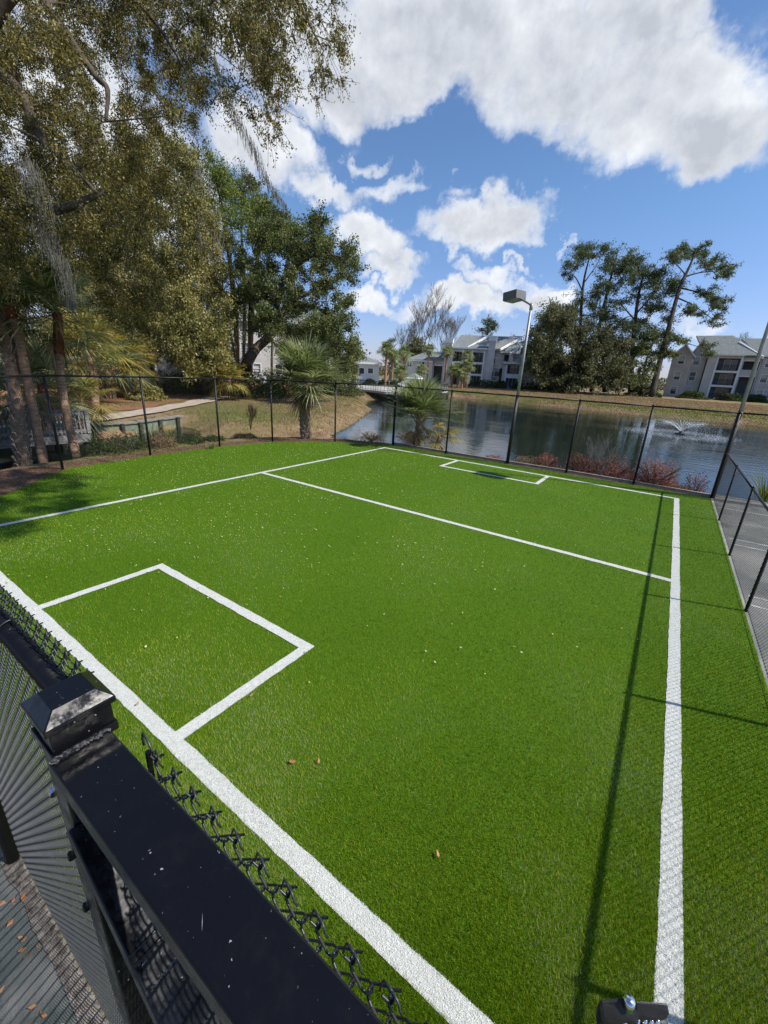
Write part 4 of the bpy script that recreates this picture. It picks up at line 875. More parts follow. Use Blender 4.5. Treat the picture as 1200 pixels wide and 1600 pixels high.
for k, (px, py, h) in enumerate([(240, 598, 7), (330, 596, 9), (352, 596, 11), (425, 596, 8), (470, 596, 8), (500, 596, 7)]):
    p = G(px, py + 9, 0); tr_lb = ['thin trunk of a tree rising from the shrubs near the white wall', 'slender trunk left of the bright palmetto', 'slender trunk right of the bright palmetto', 'slender trunk behind the white sign post', 'slender trunk behind the front palm', 'slender trunk under the right side of the dark oak'][k]
    pts = [(p[0], p[1], hz(p[0], p[1]) - .05, .16), (p[0] + .2, p[1], h * .5, .13), (p[0] + random.uniform(-.6, .6), p[1] + .3, h, .06)]
    cc = np.array([(p[0] + random.gauss(0, 1.6), p[1] + random.gauss(0, 1.4), h + random.gauss(-.8, 1.1)) for _ in range(26)])
    tree('slender_tree', tr_lb, 'tree', [pts], cc, .8, 150, .2, .09, MT['darkleaf'], MT['pbark'], 'slender trees along the left bank', seed=60 + k, droop=.4, twig=.02)

# ------------------------------------------------------------------ palms
p1 = np.array([-10.62, 10.62, -.12])
palm('cabbage_palm', 'tall front cabbage palm with thick booted trunk left of the gate in the pond fence'.replace(' left of the gate in the pond fence', ' nearest the left pond fence'), [(*p1, .17), (p1[0] - .05, p1[1], .5, .15), (p1[0] - .03, p1[1], 1.15, .15), (p1[0] + .05, p1[1], 1.95, .12)], 1.5, nf=54, seed=1, boots=90, pet=.42, nl=34, lw=.034, dead=6, elmin=-4, elmax=88, sag=.22, group='cabbage palms at the fence')
p2 = np.array([-7.25, 12.75, -.25])
palm('cabbage_palm', 'shorter cabbage palm with a slim trunk right of the fence bend', [(*p2, .12), (p2[0] + .02, p2[1], .25, .10), (p2[0] + .05, p2[1], .95, .11)], 1.48, nf=48, seed=2, boots=60, pet=.45, nl=32, lw=.032, dead=5, elmin=12, elmax=88, sag=.2, group='cabbage palms at the fence')
palm('palmetto', 'golden green palmetto fan clump right of the fence bend palm', [(p2[0] + .55, p2[1] + .35, -.2, .06), (p2[0] + .7, p2[1] + .4, .35, .06)], .85, nf=12, seed=33, pet=.5, nl=24, lw=.03, dead=2, mat_='frondy', elmin=-20, elmax=40, cat='palmetto', sag=.5)
# left trunks
palm('palm_tree', 'thick rough palm trunk standing leftmost beside the tall fence', L3([(40, 752, 10.6, .165), (34, 690, 10.5, .155), (24, 620, 10.4, .14), (8, 500, 10.3, .12)]), 1.2, nf=12, seed=3, boots=90, pet=.5, nl=26, lw=.04, group='leaning palms at the left fence')
palm('palm_tree', 'slim leaning palm with a long bare trunk between the thick palm and the fence post', L3([(72, 744, 10.7, .115), (56, 660, 10.6, .10), (38, 570, 10.4, .105), (24, 500, 10.2, .11), (2, 440, 10.0, .15)]), 1.6, nf=26, seed=4, pet=.5, nl=26, lw=.04, rust=True, group='leaning palms at the left fence')
palm('palm_tree', 'slim palm with a red brown top right of the fence post', L3([(124, 730, 11.2, .115), (108, 665, 11.2, .10), (95, 590, 11.1, .105), (90, 490, 11.0, .10)]), 1.7, nf=30, seed=5, pet=.5, nl=26, lw=.04, rust=True, group='leaning palms at the left fence')
palm('palm_tree', 'short dark palm trunk partly hidden behind the leaning palms', L3([(78, 705, 12.8, .13), (70, 640, 12.8, .12), (66, 600, 12.8, .12)]), 1.5, nf=30, seed=6, pet=.5, nl=24, lw=.045, rust=True, group='leaning palms at the left fence')
palm('palmetto', 'golden palmetto fans lit behind the tall fence right of the palm trunks', L3([(128, 672, 14.5, .1), (126, 625, 14.5, .09)]), 1.25, nf=24, seed=7, pet=.5, nl=26, lw=.04, mat_='frondy', elmin=-25, elmax=60, cat='palmetto', group='palmettos left of the path')
palm('palmetto', 'dark green palmetto fans at the left edge of the picture', L3([(-12, 700, 11, .1), (-16, 620, 11, .09)]), 1.3, nf=26, seed=8, pet=.5, nl=24, lw=.045, cat='palmetto', group='palmettos left of the path')
palm('palm_tree', 'golden green palm crown behind the third leaning trunk', L3([(150, 640, 20, .18), (146, 590, 20, .17), (140, 548, 20, .17)]), 2.3, nf=34, seed=9, pet=.5, nl=24, lw=.07, mat_='frondy', group='palms on the left bank')
palm('palm_tree', 'palm with a short stout trunk left of the round bush', L3([(174, 628, 24, .30), (172, 606, 24, .27), (170, 575, 24, .25)]), 2.3, nf=36, seed=10, pet=.5, nl=24, lw=.075, group='palms on the left bank')
palm('palm_tree', 'palm with a leaning reddish trunk touching the round bush', L3([(184, 627, 25, .22), (190, 605, 25, .2), (196, 560, 25, .18)]), 2.0, nf=30, seed=11, pet=.5, nl=22, lw=.075, mat_='frondy', group='palms on the left bank')
palm('palmetto', 'bright green palmetto at the edge of the wood right of the sunlit oak', L3([(358, 612, 27, .14), (358, 590, 27, .12)]), 1.5, nf=26, seed=12, pet=.5, nl=22, lw=.07, mat_='frondy', elmin=-40, elmax=70, cat='palmetto')
# low plants behind the fence: dark spiky shrubs
for k, (px, py, w, h, lb) in enumerate([(165, 715, .75, .45, 'low dark bush behind the fence right of the palm trunks'), (205, 708, .8, .55, 'dark leafy bush behind the fence left of the second fence post'), (255, 705, .55, .5, 'dry green bush at the second fence post'), (300, 698, .6, .32, 'low green bush between the second and third fence posts'), (335, 694, .5, .28, 'low tangled plant beside the third fence post'), (385, 688, .6, .22, 'low brown weeds between the third and fourth fence posts')]):
    p = G(px, py, -.15); bush('low_bush', lb, p, (w, w * .8, h), 2600, .055, .022, MT['shrub'] if k in (0, 1, 3, 4) else MT['drygrass'], 'bush', 'low bushes behind the left fence', 20 + k)
def spiky(name, label, p, n, h, spread, m_, cat, seed, w=.02, group=None):
    g = np.random.default_rng(seed); V, Fq = [], []
    for i in range(n):
        a = g.uniform(0, 6.28); d = np.array([math.cos(a), math.sin(a), 0]); s_ = np.array([-d[1], d[0], 0]); b0 = np.array(p) + d * g.uniform(0, .05); ln = h * g.uniform(.6, 1.1); sp = spread * g.uniform(.3, 1)
        pts = [(b0 + d * sp * f_ ** 1.4 * ln + np.array([0, 0, ln * (f_ - .32 * sp * f_ ** 3)]), ww) for f_, ww in ((0, 1), (.45, .8), (.8, .5), (1, .05))]
        k = len(V)
        for q, ww in pts: V += [q - s_ * w * ww * .5, q + s_ * w * ww * .5]
        for j in range(3): Fq.append((k + 2 * j, k + 2 * j + 1, k + 2 * j + 3, k + 2 * j + 2))
    return tag(npmesh(name, V, Fq, m_), label, cat, group)
for k, (px, py, lb, mm, h) in enumerate([(150, 700, 'dark spiky yucca behind the fence right of the palm trunks', 'shrub', .6), (240, 690, 'pale green spiky palmetto seedling behind the second fence post', 'frond', .75), (268, 690, 'pale grass clump just right of the second fence post', 'greengrass', .7), (330, 700, 'small bright agave beside the third fence post', 'frond', .3), (1196, 742, 'spiky yellow green plant at the right edge by the pond', 'greengrass', 1.1)]):
    p = G(px, py + 6, -.1) if k < 4 else np.array([2.35, 13.2, -.35]); spiky('spiky_plant', lb, p, 60, h, .8, MT[mm], 'plant', 200 + k, .022 if k < 4 else .03)

# red shrubs along the water's edge
for k, (px, py, w, h, lb) in enumerate([(850, 737, .5, .42, 'rust coloured shrub at the water right of the lamp post'), (905, 742, .62, .5, 'red shrub with bare twigs behind the fence post right of the lamp post'), (955, 748, .62, .55, 'red brown shrub at the foot of the leafless shrub'), (1022, 752, .66, .62, 'densest crimson shrub between the last two fence posts'), (1085, 768, .34, .5, 'sparse red shrub nearest the right corner post'), (1055, 762, .4, .22, 'low tan weeds between the crimson shrub and the corner post'), (775, 712, .4, .25, 'small rust shrub just left of the lamp post'), (735, 705, .35, .16, 'low brown plant left of the small rust shrub'), (640, 690, .8, .25, 'dry brown brush at the water below the second palm'), (580, 690, .6, .25, 'dry twiggy brush at the inlet edge'), (820, 722, .4, .3, 'olive shrub against the lamp post at the water')]):
    p = G(px, py - 3, -.12); p[1] = 12.55 + (k % 3) * .12 if k < 8 or k == 10 else p[1] + .25
    q = G(px, py, 0); p[0] = q[0] * (p[1] / q[1]); p[2] = max(hz(p[0], p[1]), -.22)
    n_ = [1500, 1900, 1500, 3000, 420, 700, 700, 500, 900, 800, 900][k]
    bush('red_shrub' if k not in (5, 7, 8, 9, 10) else 'dry_shrub', lb, p, (w, w * .6, h * 1.35), int(n_ * 2.2), .042, .02, MT['redleaf'] if k not in (5, 7, 8, 9, 10) else MT['drygrass'], 'shrub', 'shrubs along the near pond edge', 40 + k, stems=26, hollow=.3)
bare('leafless_shrub', 'pale leafless shrub standing in the red shrubs', (-1.42, 12.62, -.3), 1.55, .014, 9, MT['palebark'], levels=3, spread=.42, nb=4, cat='shrub', multi=5, thin=.4, up_=.35)
bare('leafless_shrub', 'small bare reddish shrub on the left bank behind the fence', G(392, 672), 1.1, .014, 10, MT['redleaf'], levels=3, spread=.42, nb=4, cat='shrub', multi=4, thin=.7, up_=.35)

# dry grass on banks
def blades(name, P, h, w, m_, label, seed):
    g = np.random.default_rng(seed); n = len(P); a = g.uniform(0, 6.28, n); hh = h * g.uniform(.5, 1.2, n); l_ = g.uniform(.1, .7, n) * hh
    wx = -np.sin(a) * w / 2; wy = np.cos(a) * w / 2
    V = np.stack([P - np.column_stack([wx, wy, 0 * wx]), P + np.column_stack([wx, wy, 0 * wx]), P + np.column_stack([np.cos(a) * l_, np.sin(a) * l_, hh])], 1).reshape(-1, 3)
    return tag(npmesh(name, V, np.arange(3 * n).reshape(-1, 3), m_), label, 'grass', kind='stuff')
g = np.random.default_rng(77)
Q = np.stack([g.uniform(-34, -11.5, 150000), g.uniform(4, 46, 150000)], 1); Q = Q[~inpoly(Q, POND)]; dd = dseg(Q, POND)
PATH = [(-16.6, 5.0), (-18.2, 7.2), (-20.5, 10.3), (-23.4, 14.3), (-27.5, 19), (-34, 24)]
keep = (dseg(Q, PATH, False) > .8) & (Q[:, 0] < -12.3); Q = Q[keep]; dd = dd[keep]
hz_ = height(Q); gr = (dd < 2.8 + np.sin(Q[:, 0]) * .8) & (g.uniform(0, 1, len(Q)) < .8)
blades('dry_grass', np.column_stack([Q[~gr], hz_[~gr]]), .07, .022, MT['drygrass'], 'tan dormant grass on the left bank', 1)
blades('green_grass', np.column_stack([Q[gr], hz_[gr]]), .09, .022, MT['greengrass'], 'yellow green grass near the water on the left bank', 2)
Q = np.stack([g.uniform(-40, 30, 130000), g.uniform(44, 88, 130000)], 1); Q = Q[~inpoly(Q, POND)]; dd = dseg(Q, POND); hz_ = height(Q)
gr = dd < 7 + 2 * np.sin(Q[:, 0] * .4); ed = dd < 1.3
blades('far_dry_grass', np.column_stack([Q[~gr], hz_[~gr]]), .10, .09, MT['drygrass'], 'tan dormant grass on the far bank', 3)
blades('far_green_grass', np.column_stack([Q[gr & ~ed], hz_[gr & ~ed]]), .12, .09, MT['greengrass'], 'greener grass strip along the far shore', 4)
Q2 = np.concatenate([Q[ed]] + [Q[ed] + g.normal(0, .25, (ed.sum(), 2)) for _ in range(2)])
blades('shore_reeds', np.column_stack([Q2, height(Q2)]), .10, .045, MT['drygrass'], 'brown reeds fringing the far shore', 5)
Q = np.stack([g.uniform(-13, 1.2, 60000), g.uniform(3, 13, 60000)], 1); dd = dseg(Q, LP, False); Q = Q[(dd > .08) & (dd < .62) & ~inpoly(Q, TURF) & ~inpoly(Q, POND)][:9000]
blades('edge_weeds', np.column_stack([Q, height(Q)]), .07, .012, MT['drygrass'], 'dry weeds and twigs between the fence and the water', 6)

# ------------------------------------------------------------------ buildings
class Facade:
    """a vertical plane through O facing the viewer's side; crop coordinates -> metres"""
    def __init__(s, px, py, dep, conv, yaw=0.0):
        s.O = D(px, py, dep); s.conv = conv
        v = s.O[:2] / np.linalg.norm(s.O[:2]); c, q = math.cos(yaw), math.sin(yaw); v = np.array([v[0] * c - v[1] * q, v[0] * q + v[1] * c])
        s.n = np.array([v[0], v[1], 0]); s.u = np.array([v[1], -v[0], 0]); s.z0 = hz(s.O[0], s.O[1]) - .05
    def P(s, x, y, d=0.0):
        px, py = s.conv(x, y); r = R @ np.array([px - 600, py - 800, F]); k = (((s.O + s.n * d) - C0) @ s.n) / (r @ s.n); return C0 + r * k
    def sh(s, x, y, d=0.0):
        p = s.P(x, y, d); return (p - s.O) @ s.u, p[2]
    def w(s, a, d, z): return np.array([*(s.O + s.u * a + s.n * d)[:2], z])
    def box(s, mb, a0, a1, d0, d1, z0, z1, mi=0):
        mb.box(s.w((a0 + a1) / 2, (d0 + d1) / 2, (z0 + z1) / 2), (abs(a1 - a0), abs(d1 - d0), abs(z1 - z0)), mi, ax=[s.u, s.n, (0, 0, 1)])
def wall_holes(fc, root, a0, a1, z0, z1, holes, d, th, mt, name='wall'):
    """one wall with openings; holes: (a0,a1,z0,z1)"""
    mb = MB(); A = sorted({a0, a1, *[h[0] for h in holes], *[h[1] for h in holes]}); A = [a for a in A if a0 <= a <= a1]
    for i in range(len(A) - 1):
        m_ = (A[i] + A[i + 1]) / 2; hs = sorted([h for h in holes if h[0] < m_ < h[1]], key=lambda h: h[2]); z = z0
        for h in hs + [(0, 0, z1, z1)]:
            if h[2] > z + .01: fc.box(mb, A[i], A[i + 1], d, d + th, z, min(h[2], z1))
            z = max(z, h[3])
    return mb.build(name, mt, root)
def window(fc, root, h, d, th=.25, kind='window', bars=1, cols=1):
    a0, a1, z0, z1 = h; f = .09; mb = MB()
    for (x0, x1, y0, y1) in ((a0 - f, a1 + f, z1, z1 + f), (a0 - f, a1 + f, z0 - f, z0), (a0 - f, a0, z0, z1), (a1, a1 + f, z0, z1)): fc.box(mb, x0, x1, d - .04, d + .08, y0, y1)
    for i in range(bars): zz = z0 + (z1 - z0) * (i + 1) / (bars + 1); fc.box(mb, a0, a1, d + .04, d + .09, zz - .025, zz + .025)
    for i in range(1, cols): aa = a0 + (a1 - a0) * i / cols; fc.box(mb, aa - .04, aa + .04, d + .03, d + .085, z0, z1)
    w_ = mb.build(kind, MT['trim'], root); mb = MB(); fc.box(mb, a0, a1, d + .10, d + .13, z0, z1); mb.build('pane', MT['glass'], w_)
    if random.random() < .75:
        mb = MB(); q = random.uniform(.35, .95); fc.box(mb, a0 + .02, a1 - .02, d + .135, d + .15, z1 - (z1 - z0) * q, z1); mb.build('blind', MT['blind'], w_)
        # blinds hang behind the glass; the upper pane is clear there
        p_ = [c_ for c_ in bpy.data.objects if c_.parent == w_ and c_.name.startswith('pane')][0]
        bpy.data.objects.remove(p_); mb = MB(); zz = z1 - (z1 - z0) * q
        if zz > z0 + .03: fc.box(mb, a0, a1, d + .10, d + .13, z0, zz); mb.build('pane', MT['glass'], w_)
def balcony(fc, root, h, d, depth=1.7, rail=True, door='glass', railm='black'):
    a0, a1, z0, z1 = h; mb = MB()
    fc.box(mb, a0, a1, d + depth, d + depth + .1, z0, z1); fc.box(mb, a0 - .08, a0 - .001, d + .25, d + depth, z0, z1); fc.box(mb, a1 + .001, a1 + .08, d + .25, d + depth, z0, z1)
    fc.box(mb, a0, a1, d + .02, d + depth, z0 - .16, z0 - .002); fc.box(mb, a0, a1, d + .02, d + depth, z1 + .002, z1 + .1)
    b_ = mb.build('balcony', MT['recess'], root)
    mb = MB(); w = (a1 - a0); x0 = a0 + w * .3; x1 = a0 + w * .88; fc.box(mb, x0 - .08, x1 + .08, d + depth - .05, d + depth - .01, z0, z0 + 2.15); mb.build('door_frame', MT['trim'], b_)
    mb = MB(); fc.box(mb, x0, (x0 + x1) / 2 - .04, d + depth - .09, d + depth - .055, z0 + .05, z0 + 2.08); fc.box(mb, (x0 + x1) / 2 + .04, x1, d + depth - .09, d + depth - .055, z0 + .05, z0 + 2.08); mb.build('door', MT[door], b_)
    if rail:
        mb = MB(); fc.box(mb, a0, a1, d + .05, d + .10, z0 + 1.0, z0 + 1.06); fc.box(mb, a0, a1, d + .06, d + .09, z0 + .08, z0 + .12); n_ = int(w / .16)
        for i in range(n_ + 1): aa = a0 + .02 + (w - .04) * i / n_; fc.box(mb, aa - .014, aa + .014, d + .062, d + .088, z0 + .12, z0 + 1.0)
        mb.build('railing', MT[railm], b_)
def slab(pts, th, name, m_, root):
    pts = [np.array(p) for p in pts]; nrm = np.cross(pts[1] - pts[0], pts[2] - pts[0]); nrm /= np.linalg.norm(nrm)
    if nrm[2] < 0: nrm = -nrm
    mb = MB(); mb.prism([p - nrm * th for p in pts], nrm * th); return mb.build(name, m_, root)

def centre_building():
    fc = Facade(775, 606, 88, lambda x, y: (620 + x / 4.2857, 500 + y / 4.2857))
    bd = empty('apartment_building', fc.w(0, 4, fc.z0), 'grey three storey apartment building with white chimneys across the pond, left of the pines', 'building', 'apartment buildings across the pond')
    S = fc.sh; zb = fc.z0
    def H(x0, x1, y0, y1, d=0):
        a0, zt = S(x0, y0, d); a1, zl = S(x1, y1, d); return (a0, a1, max(zl, zb + .0), zt)
    # main block: eave y=195, from x=360 to 605
    a0 = S(362, 300)[0]; a1 = S(606, 300)[0]; ze = S(480, 193)[1]
    fl = (ze - zb - .3) / 3
    def lev(x0, x1, k, d=0, top=.35): return (S(x0, 300, d)[0], S(x1, 300, d)[0], zb + fl * k + .12, zb + fl * (k + 1) - top)
    hb = [lev(370, 432, k) for k in range(3)] + [lev(502, 572, k) for k in range(3)]
    wall_holes(fc, bd, a0, a1, zb, ze, hb, 0, .25, MT['siding2'])
    for i, h in enumerate(hb): balcony(fc, bd, h, 0, door=['door', 'glass', 'glass'][i % 3])
    mb = MB()
    for x in (362, 436, 497, 578):
        a = S(x, 300)[0]; fc.box(mb, a - .14, a + .14, -.06, -.003, zb, ze)
    for k in (1, 2):
        for x0, x1 in ((362, 436), (497, 578)): fc.box(mb, S(x0, 300)[0] + .14, S(x1, 300)[0] - .14, -.05, -.003, zb + fl * k - .2, zb + fl * k + .1)
    fc.box(mb, a0, a1, -.5, -.42, ze - .05, ze + .22); mb.build('trim', MT['trim'], bd)
    mb = MB(); fc.box(mb, a0, a1 + 2.6, 2.2, 12, zb, ze - .02); mb.build('block', MT['siding2'], bd)
    # main roof
    e0 = fc.w(a0 - .4, -.5, ze + .1); e1 = fc.w(S(690, 195)[0], -.5, ze + .1); zr = S(600, 106, 6.5)[1]
    slab([e0, e1, fc.w(S(838, 100, 6.5)[0], 6.5, zr), fc.w(S(430, 112, 6.5)[0], 6.5, zr)], .25, 'roof', MT['shingle'], bd)
    slab([fc.w(a0 - .4, 13, ze + .1), fc.w(S(690, 195)[0], 13, ze + .1), fc.w(S(838, 100, 6.5)[0], 6.5, zr - .02), fc.w(S(430, 112, 6.5)[0], 6.5, zr - .02)], .25, 'roof', MT['shingle'], bd)
    # raised parapet across the roof
    A_ = fc.w(S(475, 186)[0], -.1, S(475, 186)[1]); B_ = fc.P(638, 88, 6.4)
    mb = MB(); dn = np.array([0, 0, -1.0]); mb.prism([A_ + (0, 0, .25), B_ + (0, 0, .15), B_ + dn * .85, A_ + dn * .5], fc.n * .35 + fc.u * .2); mb.build('parapet', MT['trim'], bd)
    # chimneys
    for (x0, x1, yt, yb, d) in ((318, 362, 126, 400, -.5), (606, 652, 112, 405, -.9)):
        c0 = S(x0, 250, d)[0]; c1 = S(x1, 250, d)[0]; zt = S((x0 + x1) / 2 + 12, yt, d)[1]
        mb = MB(); fc.box(mb, c0, c1, d, d + 1.6, zb, zt); ch = mb.build('chimney', MT['siding2'], bd)
        mb = MB(); fc.box(mb, c0 - .12, c1 + .12, d - .12, d + 1.72, zt - .75, zt + .02); fc.box(mb, c0 - .2, c1 + .2, d - .2, d + 1.8, zt + .022, zt + .16); mb.build('chimney_cap', MT['trim'], ch)
    # block right of the second chimney
    b0 = S(652, 300)[0]; b1 = S(712, 300)[0]; zt = S(680, 186)[1]
    hw = [H(656, 670, 205, 250), H(650, 664, 296, 340), H(642, 655, 380, 405)]; hw = [(h[0], h[0] + 1.15, h[2], h[3]) for h in hw]
    so = H(664, 700, 322, 430); ro = H(684, 748, 230, 276); zu = S(750, 218)[1]
    wall_holes(fc, bd, b0, b1, zb, zt, hw + [(so[0], so[1], zb + .02, so[3])], .3, .25, MT['siding'])
    for h in hw: window(fc, bd, h, .3)
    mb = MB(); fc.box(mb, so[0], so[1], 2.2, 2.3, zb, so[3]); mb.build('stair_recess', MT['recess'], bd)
    wall_holes(fc, bd, b1, S(770, 300)[0], zb, zu, [ro], .3, .25, MT['siding2'])
    mb = MB(); fc.box(mb, ro[0] - 1, ro[1] + .3, 2.3, 2.4, ro[2] - .3, ro[3] + .3); fc.box(mb, so[0] - .12, so[0] - .002, .27, .29, zb, so[3]); mb.build('stair_recess', MT['recess'], bd)
    mb = MB(); fc.box(mb, b0, S(770, 300)[0] + 5, 2.45, 11, zb, zu); mb.build('block', MT['siding2'], bd)
    # descending gables: fascias + roof planes
    def gable(xe, ye, xr, yr, de, dr, xe0, name='roof'):
        E0 = fc.P(xe0, ye, de); E1 = fc.P(xe, ye, de); R1 = fc.P(xr, yr, dr); R0 = R1 - (E1 - E0)
        slab([E0, E1, R1, R0], .22, name, MT['shingle'], bd)
        mb = MB(); mb.prism([E1 + (0, 0, .05), R1 + (0, 0, .05), R1 - (0, 0, .42), E1 - (0, 0, .38)], fc.u * .22 - fc.n * .05); mb.build('fascia', MT['trim'], bd)
        return E0, E1, R1
    gable(690, 192, 845, 108, -.45, 5.5, 600)
    gable(757, 220, 906, 140, -.4, 5.0, 686)
    gable(828, 292, 906, 240, -1.4, 3.6, 706)
    # porch bay
    d = -1.1; p0 = S(710, 350, d)[0]; p1 = S(828, 350, d)[0]; zt = S(760, 290, d)[1]
    po = [H(735, 806, 301, 362, d), H(731, 800, 389, 452, d)]; po[1] = (po[1][0], po[1][1], zb + .1, po[1][3])
    po[0] = (po[1][0], po[1][1], po[0][2], po[0][3])
    wall_holes(fc, bd, p0, p1, zb, zt, po, d, .25, MT['siding2']); balcony(fc, bd, po[0], d, 1.3); balcony(fc, bd, po[1], d, 1.3, rail=False, door='door')
    mb = MB()
    for a in (po[0][0] - .15, p1 - .15): fc.box(mb, a - .13, a + .13, d - .05, d - .003, zb, zt)
    fc.box(mb, po[0][0], p1 - .3, d - .05, d - .003, po[1][3] + .05, po[0][2] - .1); fc.box(mb, p0, p1, d - .4, d - .3, zt - .1, zt + .12); mb.build('trim', MT['trim'], bd)
    mb = MB(); fc.box(mb, p0, p0 + .2, d + .26, 2.2, zb, zt); fc.box(mb, p1 - .25, p1 - .01, d + .26, 2.2, zb, zt); mb.build('block', MT['siding'], bd)
    # right wing
    r1 = S(1115, 350)[0]; zt = S(870, 285)[1]
    wn = [H(846, 868, 315, 352), H(872, 893, 315, 352), H(838, 860, 398, 438), H(864, 884, 398, 438), H(966, 986, 402, 446), H(990, 1012, 402, 446), H(966, 986, 318, 356), H(990, 1012, 318, 356)]
    wall_holes(fc, bd, p1 + .01, r1, zb, zt, wn, .5, .25, MT['siding'])
    for h in wn: window(fc, bd, h, .5)
    mb = MB(); fc.box(mb, p1, r1 - .02, 2.3, 12, zb, zt); mb.build('block', MT['siding'], bd)
    slab([fc.w(p1 - .3, -.1, zt), fc.w(r1 + .4, -.1, zt), fc.w(r1 - .4, 6, zt + 3), fc.w(p1 - .3, 6, zt + 3)], .22, 'roof', MT['shingle'], bd)
    slab([fc.w(p1 - .3, 12, zt), fc.w(r1 + .4, 12, zt), fc.w(r1 - .4, 6, zt + 2.98), fc.w(p1 - .3, 6, zt + 2.98)], .22, 'roof', MT['shingle'], bd)
    # stair block and left wing
    s0 = S(240, 300)[0]; s1 = S(320, 300)[0]; zt = S(280, 212)[1]
    o1 = H(252, 298, 224, 264); o2 = (*H(246, 296, 306, 376)[:2], zb + .1, S(270, 306)[1])
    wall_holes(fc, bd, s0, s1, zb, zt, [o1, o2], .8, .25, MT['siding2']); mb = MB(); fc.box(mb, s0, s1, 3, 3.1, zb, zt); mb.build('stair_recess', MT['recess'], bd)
    mb = MB(); fc.box(mb, s0, s1, .6, .79, o2[3] + .02, o2[3] + .22); fc.box(mb, s0, s1, .6, .79, o1[3] + .02, o1[3] + .2); mb.build('trim', MT['trim'], bd)
    mb = MB(); fc.box(mb, s1 + .01, a0 - .01, .4, 8, zb, ze); mb.build('block', MT['siding2'], bd)
    l0 = S(55, 330)[0]; l1 = s0 - .02; zt = S(130, 268)[1]
    wn = [H(70, 82, 280, 312), H(85, 97, 280, 312), H(146, 162, 280, 312), H(166, 182, 280, 312)]
    wall_holes(fc, bd, l0, l1, zb, zt, wn, .2, .25, MT['siding2'])
    for h in wn: window(fc, bd, h, .2)
    mb = MB(); fc.box(mb, l0, l1, .46, 9, zb, zt); fc.box(mb, l1 - .25, l1, -.01, .19, zb, zt); mb.build('block', MT['siding2'], bd)
    rz = S(200, 208, 4.5)[1]
    slab([fc.w(l0 - .4, -.3, zt), fc.w(s1, -.3, zt + .3), fc.w(s1, 4.5, rz), fc.w(l0 + 4.2, 4.5, rz)], .22, 'roof', MT['shingle'], bd)
    slab([fc.w(l0 - .4, -.3, zt), fc.w(l0 + 4.2, 4.5, rz), fc.w(l0 - .4, 9.5, zt)], .22, 'roof', MT['shingle'], bd)
    slab([fc.w(l0 - .4, 9.5, zt), fc.w(s1, 9.5, zt), fc.w(s1, 4.5, rz - .03), fc.w(l0 + 4.2, 4.5, rz - .03)], .22, 'roof', MT['shingle'], bd)
    mb = MB(); fc.box(mb, l0 - .3, l1, -.42, -.33, zt - .22, zt - .02); mb.build('fascia', MT['trim'], bd)
    return fc
FC1 = centre_building()

